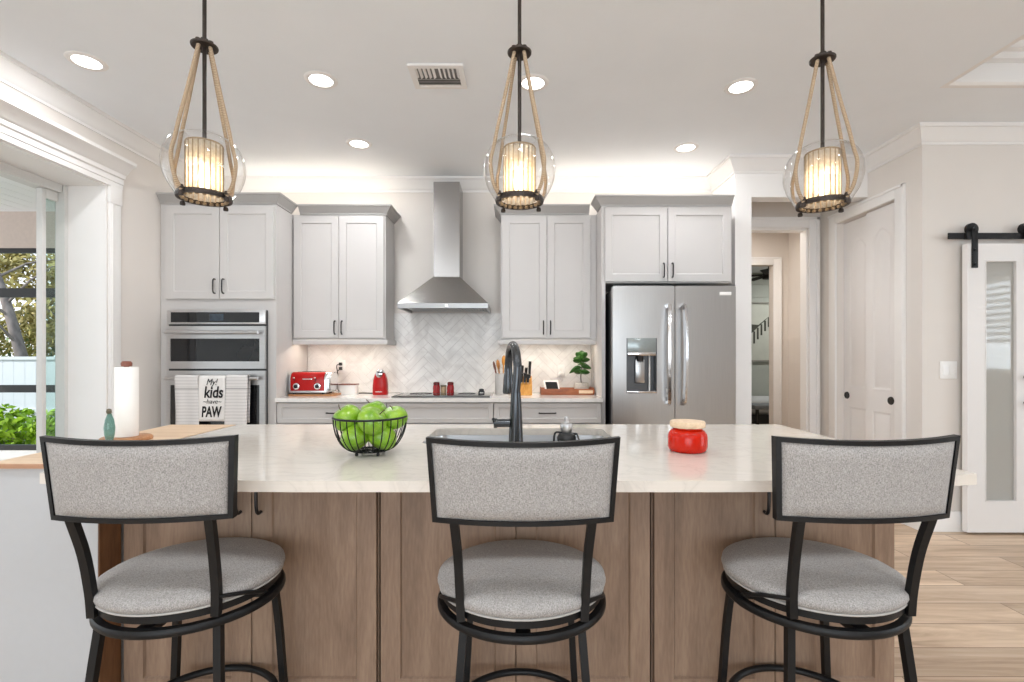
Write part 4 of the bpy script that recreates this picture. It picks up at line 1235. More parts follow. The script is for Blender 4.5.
p2 = dup(pend, (PX(519.5, 1.725), 1.725, PZ0), R(-5), 'middle of three rope pendant lights, hanging right of the range hood')
p3 = dup(pend, (PX(822.5, 1.765), 1.765, PZ0), R(-26), 'rightmost of three rope pendant lights, hanging before the closet doors')
for p in (pend, p2, p3):
    lamp('pendant_bulb', 'POINT', (p.location.x, p.location.y, PZ0 + 0.07), energy=7, color=(1, 0.91, 0.78), size=0.022)

# ================================================================== CEILING CANS AND VENT
def make_can():
    t = thing('recessed_light', 'can', 'ceiling light', (0, 0, 0), 'recessed ceiling lights')
    b = BM(); lathe(b, [(0.066, 0.0), (0.066, -0.006), (0.072, -0.008), (0.09, -0.005), (0.094, 0.0)], seg=40); obj('trim_ring', b, M['trim'], t, 50, False)
    b = BM(); lathe(b, [(0, -0.003), (0.066, -0.003), (0.066, -0.001), (0, -0.001)], seg=40); obj('lens', b, M['can_lens'], t, 50, False)
    return t
can = make_can()
CANS = [(-2.36, 2.70, 'recessed ceiling light farthest left, near the sliding door cornice'),
        (-1.14, 2.88, 'recessed ceiling light between the left pendant and the ceiling vent'),
        (0.107, 2.91, 'recessed ceiling light seen behind the middle pendant ropes'),
        (1.36, 2.95, 'recessed ceiling light in front row, between middle and right pendants'),
        (-1.19, 3.74, 'recessed ceiling light in back row, above the left wall cabinet'),
        (1.33, 3.81, 'recessed ceiling light in back row, above the fridge cabinet')]
for i, (x, y, lb) in enumerate(CANS):
    c = can if i == 0 else dup(can, (0, 0, 0))
    c.location = (x, y, CEIL - 0.0005); c['label'] = lb
    lamp('can_lamp', 'AREA', (x, y, CEIL - 0.012), (0, 0, 0), 7.0, (0.97, 0.98, 1.0), 0.13, shape='DISK')
t = thing('ceiling_vent', 'white louvred air vent in the ceiling near the middle pendant', 'vent', (-0.445, 2.84, CEIL))
b = BM(); plate(b, [(-0.6, 2.72), (-0.29, 2.72), (-0.29, 2.96), (-0.6, 2.96)], [[(-0.57, 2.75), (-0.32, 2.75), (-0.32, 2.93), (-0.57, 2.93)]], CEIL - 0.012, CEIL - 0.0005)
obj('frame', b, M['trim'], t)
b = BM(); box(b, -0.57, -0.32, 2.75, 2.93, CEIL - 0.003, CEIL - 0.001); obj('duct', b, plain('vent_duct', (130, 129, 128), 0.9, noise=0.05), t)
b = BM()
for i in range(3):
    y = 2.855 + i * 0.026
    hexa(b, [(-0.57, y, CEIL - 0.012), (-0.32, y, CEIL - 0.012), (-0.32, y + 0.003, CEIL - 0.012), (-0.57, y + 0.003, CEIL - 0.012)], [(-0.57, y + 0.016, CEIL - 0.003), (-0.32, y + 0.016, CEIL - 0.003), (-0.32, y + 0.019, CEIL - 0.003), (-0.57, y + 0.019, CEIL - 0.003)])
for i in range(10):
    x = -0.57 + i * 0.025; s = -0.010 if i < 5 else 0.010
    hexa(b, [(x + 0.01 + s, 2.75, CEIL - 0.012), (x + 0.014 + s, 2.75, CEIL - 0.012), (x + 0.014 + s, 2.85, CEIL - 0.012), (x + 0.01 + s, 2.85, CEIL - 0.012)], [(x + 0.01, 2.75, CEIL - 0.003), (x + 0.014, 2.75, CEIL - 0.003), (x + 0.014, 2.85, CEIL - 0.003), (x + 0.01, 2.85, CEIL - 0.003)])
obj('louvers', b, M['trim'], t)
# under- and over-cabinet strips
WARM = (1, 0.88, 0.74)
lamp('under_cabinet_left', 'AREA', (-1.5, 4.27, 1.376), (R(-12), 0, 0), 1.9, WARM, 0.7, 0.03)
lamp('under_cabinet_right', 'AREA', (0.28, 4.27, 1.376), (R(-12), 0, 0), 1.7, WARM, 0.66, 0.03)
lamp('over_cabinet_left', 'AREA', (-1.85, 4.3, 2.54), (PI, 0, 0), 2.4, WARM, 1.5, 0.06)
lamp('over_cabinet_right', 'AREA', (0.85, 4.3, 2.54), (PI, 0, 0), 2.5, WARM, 1.7, 0.06)
lamp('added_hall_fill', 'AREA', (2.5, 5.5, CEIL - 0.03), (0, 0, 0), 24, (1, 0.95, 0.89), 0.4)  # added fill without a fixture, brightens the hall walls
lamp('added_bedroom_fill', 'AREA', (5.2, 8.4, CEIL - 0.03), (0, 0, 0), 30, (0.98, 1, 0.97), 0.4)  # added fill without a fixture, lifts the dim far room

# ================================================================== BARN DOOR, SWITCH
t = thing('sliding_barn_door', 'white sliding barn door with one tall glass pane at the right edge', 'sliding door', (3.38, 3.43, 0.02))
bx0, bx1, by0, by1 = 3.15, 3.635, 3.412, 3.452
b = BM(); plate(b, [(bx0, 0.018), (bx1, 0.018), (bx1, 2.03), (bx0, 2.03)], [[(3.28, 0.238), (3.488, 0.238), (3.488, 1.905), (3.28, 1.905)]], by0, by1, 'xz'); obj('door_frame', b, M['door'], t)
b = BM()
for a in ((3.272, 3.28, 0.230, 1.913), (3.488, 3.496, 0.230, 1.913)):
    box(b, a[0], a[1], by0 - 0.004, by0, a[2], a[3], 0.002)
box(b, 3.272, 3.496, by0 - 0.004, by0, 0.230, 0.238, 0.002); box(b, 3.272, 3.496, by0 - 0.004, by0, 1.905, 1.913, 0.002); obj('glazing_bead', b, M['door'], t)
b = BM(); box(b, 3.28, 3.488, by0 + 0.016, by0 + 0.022, 0.238, 1.905); obj('glass_pane', b, M['barn_glass'], t)
for hx in (3.197, 3.57):
    b = BM(); box(b, hx - 0.021, hx + 0.021, by0 - 0.009, by0 - 0.001, 1.86, 2.135, 0.002)
    for z in (1.885, 1.985):
        lathe(b, [(0, 0.0), (0.009, 0), (0.008, 0.006), (0, 0.007)], hx, by0 - 0.009, z, 12, 'y')
    hg = obj('hanger_strap', b, M['black_metal'], t)
    b = BM(); lathe(b, [(0, 0), (0.042, 0), (0.042, 0.02), (0, 0.02)], hx, by0 + 0.03, 2.135, 28, 'y'); lathe(b, [(0, 0), (0.016, 0), (0.014, 0.008), (0, 0.009)], hx, by0 - 0.009, 2.135, 14, 'y'); obj('roller', b, M['black_metal'], hg)
for z in (1.10, 0.92):
    b = BM(); lathe(b, [(0, 0), (0.012, 0), (0.01, 0.02), (0.02, 0.024), (0.021, 0.034), (0, 0.036)], 3.553, by0, z, 18, 'y'); obj('knob', b, M['black_metal'], t)
t = thing('barn_door_rail', 'black steel rail the barn door hangs from', 'rail', (3.6, 3.44, 2.08))
b = BM(); box(b, 3.03, 5.2, 3.425, 3.433, 2.065, 2.108, 0.001); obj('bar', b, M['black_metal'], t)
b = BM()
for x in (3.2, 3.75, 4.3, 4.85):
    lathe(b, [(0, 0), (0.01, 0), (0.01, 0.056), (0, 0.056)], x, 3.4895, 2.086, 12, 'y')
obj('standoff', b, M['black_metal'], t)
b = BM(); box(b, 3.145, 3.18, 3.408, 3.425, 2.06, 2.113, 0.003); obj('stop', b, M['black_metal'], t)
t = thing('light_switch', 'white double rocker switch plate beside the barn door', 'switch', (3.085, 3.489, 1.15))
sxx = PX(948, 3.489)
b = BM(); box(b, sxx - 0.06, sxx + 0.06, 3.483, 3.4895, 1.085, 1.21, 0.003); obj('plate', b, M['white_plastic'], t)
for dx in (-0.024, 0.024):
    b = BM(); hexa(b, [(sxx + dx - 0.017, 3.478, 1.113), (sxx + dx + 0.017, 3.478, 1.113), (sxx + dx + 0.017, 3.483, 1.113), (sxx + dx - 0.017, 3.483, 1.113)], [(sxx + dx - 0.017, 3.481, 1.182), (sxx + dx + 0.017, 3.481, 1.182), (sxx + dx + 0.017, 3.483, 1.182), (sxx + dx - 0.017, 3.483, 1.182)]); obj('rocker', b, M['white_plastic'], t)


def outlet(label, x, z, y=4.49, dark=False):
    t = thing('wall_outlet', label, 'outlet', (x, y, z))
    b = BM(); box(b, x - 0.036, x + 0.036, y - 0.005, y - 0.0005, z - 0.058, z + 0.058, 0.002); obj('plate', b, M['white_plastic'], t)
    for dz in (-0.02, 0.02):
        b = BM(); box(b, x - 0.014, x + 0.014, y - 0.0075, y - 0.005, z + dz - 0.014, z + dz + 0.014, 0.002); obj('socket', b, M['white_ceramic'], t)
    return t
outlet('white wall outlet seen through the barn door glass', PX(985, 3.489), 0.37, 3.4895)
outlet('white wall outlet on the backsplash between the toaster and the can opener', PX(341.5, 4.49), 1.155)
outlet('white wall outlet on the backsplash left of the potted plant', PX(561, 4.49), 1.11)
# ================================================================== COUNTER ITEMS
CT = 0.9143
# toaster on a board
tx, ty = -1.712, 4.17
b = BM(); plate(b, rrect(tx - 0.178, tx + 0.205, ty - 0.11, ty + 0.12, 0.03, 4), [], CT, CT + 0.016); tag(obj('cutting_board', b, M['board_wood']), 'wooden board lying under the red toaster', 'cutting board')
tz = CT + 0.0163
t = thing('toaster', 'red retro four-slot toaster with chrome ends on the back counter', 'toaster', (tx, ty, tz))
def tshape(x, w0=0.105, h=0.185, sc=1.0, z0=0.03):
    pts = [(-w0 * sc, z0), (w0 * sc, z0), (w0 * sc, z0 + (h - z0) * 0.55)]
    for i in range(1, 8):
        a = PI * 0.5 * i / 8; pts.append((w0 * sc - 0.055 * (1 - math.cos(a)), z0 + (h - z0) * 0.55 + (h - z0) * 0.45 * math.sin(a) * sc))
    for i in range(7, 0, -1):
        a = PI * 0.5 * i / 8; pts.append((-(w0 * sc - 0.055 * (1 - math.cos(a))), z0 + (h - z0) * 0.55 + (h - z0) * 0.45 * math.sin(a) * sc))
    pts.append((-w0 * sc, z0 + (h - z0) * 0.55))
    return pts
def loft(b, secs):
    rs = [[b.verts.new((x, ty + p[0], tz + p[1])) for p in pts] for x, pts in secs]
    for A, B_ in zip(rs, rs[1:]):
        n = len(A)
        for i in range(n):
            b.faces.new((A[i], A[(i + 1) % n], B_[(i + 1) % n], B_[i]))
    b.faces.new(list(reversed(rs[0]))); b.faces.new(rs[-1])
xa, xb = tx - 0.172, tx + 0.172
b = BM(); loft(b, [(xa + 0.02, tshape(0, sc=0.97)), (xa + 0.03, tshape(0)), (xb - 0.05, tshape(0)), (xb - 0.045, tshape(0, sc=0.98))]); obj('body', b, M['red'], t, 40)
b = BM(); loft(b, [(xb - 0.044, tshape(0, sc=0.97)), (xb - 0.01, tshape(0, sc=0.95)), (xb + 0.004, tshape(0, sc=0.86))]); obj('end_cap', b, M['chrome'], t, 40)
b = BM(); loft(b, [(xa, tshape(0, sc=0.9)), (xa + 0.019, tshape(0, sc=0.97))]); obj('end_cap', b, M['chrome'], t, 40)
b = BM(); box(b, xa + 0.012, xb - 0.02, ty - 0.108, ty + 0.1, tz + 0.012, tz + 0.03, 0.004); obj('base', b, M['steel'], t)
b = BM()
for fx in (xa + 0.04, xb - 0.06):
    for fy_ in (-0.08, 0.08):
        cyl(b, fx, ty + fy_, tz, tz + 0.012, 0.012, seg=12)
obj('feet', b, M['black'], t)
for kx in (tx - 0.1, tx + 0.075):
    b = BM(); lathe(b, [(0, 0), (0.029, 0), (0.027, 0.01), (0.021, 0.012), (0, 0.012)], kx, ty - 0.105, tz + 0.066, 24, 'y'); kb = obj('knob', b, M['chrome'], t, 30)
    b = BM(); lathe(b, [(0, 0), (0.017, 0), (0.015, 0.012), (0, 0.013)], kx, ty - 0.1165, tz + 0.066, 20, 'y'); obj('knob_face', b, M['black'], kb)
    b = BM(); box(b, kx - 0.02, kx - 0.016, ty - 0.109, ty - 0.1045, tz + 0.108, tz + 0.142, 0.001); lv = obj('lever_slot', b, M['black'], t)
    b = BM(); box(b, kx - 0.026, kx - 0.008, ty - 0.122, ty - 0.1085, tz + 0.132, tz + 0.142, 0.003); obj('lever', b, M['chrome'], lv)
b = BM(); box(b, tx - 0.052, tx + 0.03, ty - 0.1075, ty - 0.1045, tz + 0.122, tz + 0.13, 0.001); obj('badge', b, M['chrome'], t)
b = BM()
for dy in (-0.05, 0.035):
    box(b, xa + 0.06, xb - 0.09, ty + dy, ty + dy + 0.02, tz + 0.178, tz + 0.1862)
obj('slots', b, M['black'], t)
ox = PX(341.5, 4.49)
b = BM(); tube(b, smooth_path([(ox, 4.452, 1.13), (ox - 0.01, 4.42, 1.11), (ox - 0.04, 4.42, 1.03), (ox - 0.06, 4.36, 0.985), (tx + 0.15, ty + 0.11, 0.98), (tx + 0.14, ty + 0.1, 0.98)], 6), 0.004, 8); cd_ = obj('power_cord', b, M['black'], t, 60)
b = BM(); box(b, ox - 0.013, ox + 0.013, 4.452, 4.4815, 1.121, 1.149, 0.004); obj('plug', b, M['black'], cd_)
# white box (canister)
cx, cy = PX(349, 4.3), 4.3
t = thing('bread_box', 'small white lidded box between the toaster and the can opener', 'box', (cx, cy, CT))
b = BM(); plate(b, rrect(cx - 0.072, cx + 0.072, cy - 0.05, cy + 0.05, 0.012, 4), [], CT, CT + 0.082); obj('box_body', b, M['white_ceramic'], t)
b = BM(); plate(b, rrect(cx - 0.076, cx + 0.076, cy - 0.054, cy + 0.054, 0.012, 4), [], CT + 0.0822, CT + 0.09); obj('lid', b, M['red_wood'], t)
# red can opener
cx, cy = PX(380.5, 4.25), 4.25
t = thing('can_opener', 'red electric can opener standing on the counter left of the cooktop', 'can opener', (cx, cy, CT))
b = BM(); secs = []
for z, wx, wy in ((0, 0.062, 0.05), (0.01, 0.064, 0.052), (0.08, 0.063, 0.05), (0.13, 0.058, 0.047), (0.17, 0.046, 0.042), (0.19, 0.036, 0.036)):
    secs.append([b.verts.new((cx + wx * math.copysign(abs(math.cos(2 * PI * i / 28)) ** 0.6, math.cos(2 * PI * i / 28)), cy + wy * math.copysign(abs(math.sin(2 * PI * i / 28)) ** 0.6, math.sin(2 * PI * i / 28)), CT + z)) for i in range(28)])
for A, B_ in zip(secs, secs[1:]):
    for i in range(28):
        b.faces.new((A[i], A[(i + 1) % 28], B_[(i + 1) % 28], B_[i]))
b.faces.new(secs[-1]); b.faces.new(list(reversed(secs[0]))); obj('body', b, M['red'], t, 50)
b = BM(); lathe(b, [(0, 0), (0.032, 0), (0.033, 0.014), (0.026, 0.024), (0, 0.028)], cx, cy, CT + 0.1905, 24)
lathe(b, [(0, 0), (0.028, 0), (0.028, 0.01), (0.012, 0.014), (0, 0.014)], cx, cy - 0.042, CT + 0.178, 20, 'y'); obj('cutter_head', b, M['chrome'], t, 40)
b = BM(); box(b, cx - 0.006, cx + 0.034, cy - 0.075, cy - 0.058, CT + 0.19, CT + 0.2, 0.003); obj('lever', b, M['black'], t)
b = BM(); box(b, cx - 0.03, cx + 0.028, cy - 0.0525, cy - 0.0505, CT + 0.024, CT + 0.03); obj('badge', b, M['chrome'], t)
b = BM(); tube(b, smooth_path([(ox, 4.452, 1.174), (ox - 0.02, 4.425, 1.16), (ox - 0.012, 4.43, 1.08), (ox - 0.022, 4.44, 0.99), (ox + 0.0, 4.45, 0.925), (ox + 0.1, 4.43, 0.919), (ox + 0.22, 4.36, 0.919), (cx, cy + 0.05, 0.922)], 6), 0.004, 8); cd_ = obj('power_cord', b, M['black'], t, 60)
b = BM(); box(b, ox - 0.013, ox + 0.013, 4.452, 4.4815, 1.162, 1.19, 0.004); obj('plug', b, M['black'], cd_)
# salt, pepper, spice on cooktop
CK = 0.9222
def mill(label, x, y, name='pepper_mill'):
    t = thing(name, label, 'mill', (x, y, CK))
    b = BM(); lathe(b, [(0, 0), (0.032, 0), (0.033, 0.004), (0.03, 0.02), (0.032, 0.04), (0.03, 0.06), (0.027, 0.07), (0, 0.07)], x, y, CK, 24); obj('body', b, M['mill_red'], t, 50)
    b = BM(); lathe(b, [(0, 0), (0.026, 0), (0.028, 0.008), (0.027, 0.022), (0.02, 0.028), (0, 0.029)], x, y, CK + 0.0702, 24); obj('cap', b, plain('mill_cap', (104, 14, 20), 0.25, noise=0.05), t, 50)
mill('red mill at the back of the cooktop, left of the spice jar', PX(436.5, 4.32), 4.32)
mill('red mill at the back of the cooktop, right of the spice jar', PX(450.5, 4.32), 4.32)
x, y = PX(443.5, 4.34), 4.34
t = thing('spice_jar', 'small glass spice jar between the two red mills', 'jar', (x, y, CK))
b = BM(); lathe(b, [(0, 0), (0.024, 0), (0.025, 0.004), (0.025, 0.05), (0.021, 0.056), (0, 0.056)], x, y, CK, 20); obj('jar_body', b, M['amber'], t, 50)
b = BM(); lathe(b, [(0, 0), (0.026, 0), (0.026, 0.012), (0, 0.013)], x, y, CK + 0.0562, 20); obj('lid', b, plain('olive_lid', (104, 98, 70), 0.4, 0.3, noise=0.08), t, 40)
x, y = PX(481.5, 4.2), 4.2
t = thing('kitchen_timer', 'small black timer at the right end of the cooktop', 'timer', (x, y, CK))
b = BM(); box(b, x - 0.026, x + 0.026, y - 0.02, y + 0.02, CK, CK + 0.026, 0.004); obj('base', b, M['black'], t)
b = BM(); lathe(b, [(0, 0), (0.022, 0), (0.02, 0.016), (0.01, 0.02), (0, 0.02)], x, y, CK + 0.0262, 16); obj('dial', b, M['black'], t)
b = BM(); box(b, x - 0.014, x + 0.018, y - 0.0215, y - 0.0202, CK + 0.009, CK + 0.015); obj('display', b, M['white_plastic'], t)
# utensil crock
x, y = PX(502.5, 4.28), 4.28
t = thing('utensil_crock', 'pale grey crock holding wooden spoons behind the faucet', 'crock', (x, y, CT))
b = BM(); lathe(b, [(0, 0.0), (0.064, 0), (0.066, 0.006), (0.066, 0.18), (0.064, 0.184), (0.059, 0.182), (0.058, 0.012), (0, 0.012)], x, y, CT, 32); obj('crock_body', b, M['crock'], t, 40)
def spoon(label, dx, dy, ax, ay, L, mat, kind):
    t = thing('wooden_spoon', label, 'spoon', (x + dx, y + dy, CT + 0.02), 'spoons in the crock')
    d = Vector((ax, ay, 1)).normalized(); p0 = Vector((x + dx, y + dy, CT + 0.02))
    p1 = p0 + d * L
    b = BM(); tube(b, [p0, p0 + d * L * 0.5, p1], 0.006, 8, up=(0, 1, 0)); obj('handle', b, mat, t, 60)
    b = BM(); q = p1 + d * 0.03
    vs = lathe(b, [(0, -0.048), (0.018, -0.038), (0.031, -0.014), (0.034, 0.008), (0.026, 0.034), (0, 0.048)], 0, 0, 0, 16, sy=0.28)
    rm = d.to_track_quat('Z', 'Y').to_matrix().to_4x4()
    for v in vs:
        v.co = q + (rm @ v.co)
    obj('bowl', b, mat, t, 60)
spoon('dark wooden spoon leaning to the left in the crock', -0.02, -0.01, -0.22, -0.05, 0.2, M['red_wood'], 0)
spoon('pale wooden spoon leaning left beside the dark one in the crock', -0.01, 0.01, -0.12, 0.05, 0.21, M['spoon_wood'], 0)
spoon('honey wood spoon standing tallest in the crock', 0.0, -0.01, 0.04, -0.02, 0.245, M['honey_wood'], 0)
spoon('wooden spoon hidden mostly by the faucet neck in the crock', 0.015, 0.01, 0.16, 0.04, 0.22, M['spoon_wood'], 0)
# knife block
x, y = PX(525.5, 4.22), 4.22
t = thing('knife_block', 'honey wood knife block full of dark knives right of the faucet', 'knife block', (x, y, CT))
b = BM(); hexa(b, [(x - 0.05, y - 0.06, CT), (x + 0.055, y - 0.06, CT), (x + 0.055, y + 0.09, CT), (x - 0.05, y + 0.09, CT)], [(x - 0.05, y - 0.04, CT + 0.085), (x + 0.055, y - 0.04, CT + 0.085), (x + 0.055, y + 0.07, CT + 0.16), (x - 0.05, y + 0.07, CT + 0.16)]); obj('block', b, M['honey_wood'], t)
KN = [(-0.034, -0.02, 0.09, 'knife at the front left of the knife block'), (-0.008, -0.02, 0.09, 'knife at the front centre of the knife block'), (0.02, -0.02, 0.08, 'short knife at the front right of the knife block'),
      (-0.03, 0.03, 0.12, 'tall knife at the back left of the knife block'), (0.004, 0.03, 0.1, 'knife at the back centre of the knife block'), (0.036, 0.03, 0.155, 'tallest knife, at the back right of the knife block')]
for dx, dy, L, lb in KN:
    t = thing('kitchen_knife', lb, 'knife', (x + dx, y + dy, CT + 0.12), 'knives in the block')
    z0 = CT + 0.085 + (dy + 0.04) / 0.11 * 0.075
    b = BM(); sweep(b, [(x + dx, y + dy, z0 + 0.012), (x + dx, y + dy - 0.004, z0 + L * 0.5), (x + dx + 0.004, y + dy - 0.012, z0 + L)], [(-0.008, -0.011), (0.008, -0.011), (0.008, 0.011), (-0.008, 0.011)], up=(0, 1, 0), scales=[1.1, 1.35, 1.5]); obj('handle', b, M['black'], t, 40)
    b = BM(); box(b, x + dx - 0.0015, x + dx + 0.0015, y + dy - 0.01, y + dy + 0.01, z0 + 0.0005, z0 + 0.012); obj('blade', b, M['steel'], t)
# wooden tray, display, plant
x0, x1, y0, y1 = PX(541, 4.2), PX(594.5, 4.2), 4.2, 4.42
t = thing('serving_tray', 'long reddish wooden tray on the counter under the plant', 'tray', ((x0 + x1) / 2, 4.3, CT))
b = BM(); box(b, x0 + 0.012, x1 - 0.012, y0 + 0.012, y1 - 0.012, CT, CT + 0.014); obj('bottom', b, M['tray_wood'], t)
b = BM(); box(b, x0, x1, y0, y0 + 0.012, CT, CT + 0.052, 0.004); box(b, x0, x1, y1 - 0.012, y1, CT, CT + 0.052, 0.004); box(b, x0, x0 + 0.012, y0 + 0.012, y1 - 0.012, CT, CT + 0.06, 0.004); box(b, x1 - 0.012, x1, y0 + 0.012, y1 - 0.012, CT, CT + 0.06, 0.004); obj('sides', b, M['tray_wood'], t)
b = BM(); box(b, PX(579, 4.19), PX(593, 4.19), y0 - 0.003, y0 - 0.0005, CT + 0.014, CT + 0.04, 0.001); obj('inlay', b, M['pale_wood'], t)
TZ = CT + 0.0143
x, y = PX(552, 4.28), 4.28
t = thing('smart_display', 'small white tablet display leaning back on the wooden tray', 'display', (x, y, TZ))
b = BM(); hexa(b, [(x - 0.062, y - 0.03, TZ + 0.022), (x + 0.068, y - 0.03, TZ + 0.022), (x + 0.068, y - 0.014, TZ + 0.022), (x - 0.062, y - 0.014, TZ + 0.022)], [(x - 0.074, y + 0.012, TZ + 0.105), (x + 0.056, y + 0.012, TZ + 0.105), (x + 0.056, y + 0.026, TZ + 0.105), (x - 0.074, y + 0.026, TZ + 0.105)]); hs = obj('housing', b, M['white_plastic'], t)
b = BM(); hexa(b, [(x - 0.048, y - 0.028, TZ + 0.034), (x + 0.053, y - 0.028, TZ + 0.034), (x + 0.053, y - 0.02, TZ + 0.034), (x - 0.048, y - 0.02, TZ + 0.034)], [(x - 0.059, y + 0.002, TZ + 0.094), (x + 0.043, y + 0.002, TZ + 0.094), (x + 0.043, y + 0.012, TZ + 0.094), (x - 0.059, y + 0.012, TZ + 0.094)]); obj('screen', b, M['black_glass'], hs)
b = BM(); lathe(b, [(0, 0), (0.045, 0), (0.046, 0.01), (0.03, 0.03), (0, 0.034)], x, y + 0.01, TZ, 24); obj('speaker_base', b, M['white_plastic'], t)
px_ = PX(561, 4.49)
b = BM(); tube(b, smooth_path([(px_, 4.45, 1.078), (px_ + 0.02, 4.44, 1.03), (px_ - 0.03, 4.43, 0.985), (x + 0.02, y + 0.03, TZ + 0.02)], 5), 0.0025, 6); cd_ = obj('power_cord', b, M['white_plastic'], t, 60)
b = BM(); box(b, px_ - 0.02, px_ + 0.02, 4.448, 4.4815, 1.074, 1.104, 0.006); obj('plug', b, M['white_plastic'], cd_)
x, y = PX(581.5, 4.32), 4.32
t = thing('potted_fig_plant', 'small leafy green plant in a pale stone pot on the wooden tray', 'plant', (x, y, TZ))
b = BM(); lathe(b, [(0, 0.0), (0.056, 0), (0.064, 0.012), (0.068, 0.045), (0.062, 0.082), (0.054, 0.085), (0.052, 0.07), (0, 0.068)], x, y, TZ, 28); pt = obj('pot', b, M['pot'], t, 50)
b = BM(); lathe(b, [(0, 0.074), (0.03, 0.073), (0.0515, 0.071)], x, y, TZ, 20); obj('soil', b, M['soil'], pt)
b = BM(); tube(b, smooth_path([(x, y, TZ + 0.07), (x - 0.006, y, TZ + 0.14), (x + 0.004, y + 0.004, TZ + 0.22), (x, y, TZ + 0.31)], 5), 0.0055, 8, scales=None); obj('stem', b, M['bark'], t, 60)
def fig_leaf(b, base, d, L, w, droop=0.3, roll=0.0):
    d = d.normalized(); side = d.cross(Vector((0, 0, 1))).normalized(); up = side.cross(d)
    side, up = side * math.cos(roll) + up * math.sin(roll), up * math.cos(roll) - side * math.sin(roll)
    rows = []
    for i in range(7):
        s = i / 6; ww = w * (math.sin(PI * (s ** 0.8) * 0.96 + 0.04) ** 0.8)
        c = base + d * L * s - Vector((0, 0, 1)) * droop * L * s * s
        rows.append([b.verts.new(c - side * ww + up * ww * 0.25), b.verts.new(c), b.verts.new(c + side * ww + up * ww * 0.25)])
    for A, B_ in zip(rows, rows[1:]):
        b.faces.new((A[0], A[1], B_[1], B_[0])); b.faces.new((A[1], A[2], B_[2], B_[1]))
b = BM(); rnd = random.Random(3)
for zz, az, el, L in ((0.17, 200, 25, 0.075), (0.17, 330, 20, 0.08), (0.175, 265, 5, 0.07), (0.22, 185, -12, 0.11), (0.225, 350, 5, 0.085), (0.23, 280, 30, 0.09), (0.24, 90, 20, 0.08), (0.265, 215, 25, 0.1), (0.27, 345, 30, 0.085),
                      (0.275, 150, 30, 0.09), (0.28, 265, 40, 0.09), (0.29, 40, 35, 0.07), (0.3, 200, 55, 0.09), (0.305, 320, 50, 0.085), (0.31, 270, 75, 0.08), (0.31, 120, 60, 0.07)):
    a, e_ = R(az), R(el)
    fig_leaf(b, Vector((x, y, TZ + zz)), Vector((math.cos(a) * math.cos(e_), math.sin(a) * math.cos(e_) * 0.8, math.sin(e_))), L, 0.031, 0.25, R(55) * (1 if math.cos(a) > 0 else -1) if abs(math.cos(a)) > 0.6 else 0.3)
lf = obj('leaves', b, M['leaf'], t, 80, recalc=False); md = lf.modifiers.new('thickness', 'SOLIDIFY'); md.thickness = 0.0012

# ================================================================== ISLAND ITEMS
IT = 0.9143
# fruit basket
bx, by = PX(370.5, 1.645), 1.645
t = thing('wire_fruit_basket', 'black wire basket of green apples on the island slab', 'basket', (bx, by, IT))
def bprof(s):     # s 0 bottom .. 1 rim
    a = s * PI / 2
    return 0.05 + 0.069 * math.sin(a) ** 0.9 if s > 0 else 0.05, 0.014 + 0.112 * (1 - math.cos(a)) ** 0.95 if s > 0 else 0.014
RIM = bprof(1.0)
b = BM(); tube(b, ringpts(RIM[0], IT + RIM[1], 56, bx, by), 0.0036, 8, True); obj('rim', b, M['black_metal'], t, 60)
b = BM()
for k in range(26):
    a = 2 * PI * k / 26
    pts = [(bx + bprof(i / 9)[0] * math.cos(a), by + bprof(i / 9)[0] * math.sin(a), IT + bprof(i / 9)[1]) for i in range(10)]
    tube(b, pts, 0.0019, 6, up=(-math.sin(a), math.cos(a), 0))
tube(b, ringpts(0.05, IT + 0.014, 40, bx, by), 0.0032, 8, True); tube(b, ringpts(0.03, IT + 0.012, 30, bx, by), 0.002, 6, True)
for k in range(6):
    a = PI * k / 6; tube(b, [(bx + 0.05 * math.cos(a), by + 0.05 * math.sin(a), IT + 0.013), (bx - 0.05 * math.cos(a), by - 0.05 * math.sin(a), IT + 0.013)], 0.0018, 6)
obj('wires', b, M['black_metal'], t, 60)
b = BM()
for k in range(4):
    a = PI / 4 + k * PI / 2; lathe(b, [(0, 0), (0.005, 0.001), (0.006, 0.006), (0.003, 0.013), (0, 0.013)], bx + 0.05 * math.cos(a), by + 0.05 * math.sin(a), IT, 10)
obj('feet', b, M['black_metal'], t, 60)
def make_apple():
    t = thing('green_apple', 'apple', 'apple', (0, 0, 0), 'green apples in the wire basket')
    b = BM(); pr = []
    n = 22
    for i in range(n + 1):
        a = PI * i / n
        r = math.sin(a) * (1 + 0.10 * math.cos(a) + 0.03)
        z = -math.cos(a) * 0.93
        z -= -0.19 * math.exp(-(a / 0.38) ** 2) + 0.24 * math.exp(-((PI - a) / 0.45) ** 2)
        r *= 1 + 0.05 * math.cos(PI - a)
        pr.append((max(0, r) * 0.0425 if 0 < i < n else 0, z * 0.0425))
    lathe(b, pr, seg=30); obj('flesh', b, M['apple'], t, 80, False)
    b = BM(); tube(b, smooth_path([(0, 0, 0.028), (0.001, 0.001, 0.038), (0.006, 0.002, 0.047)], 4), 0.0016, 6, up=(0, 1, 0)); obj('stem', b, M['apple_stem'], t, 60, False)
    return t
ap = make_apple()
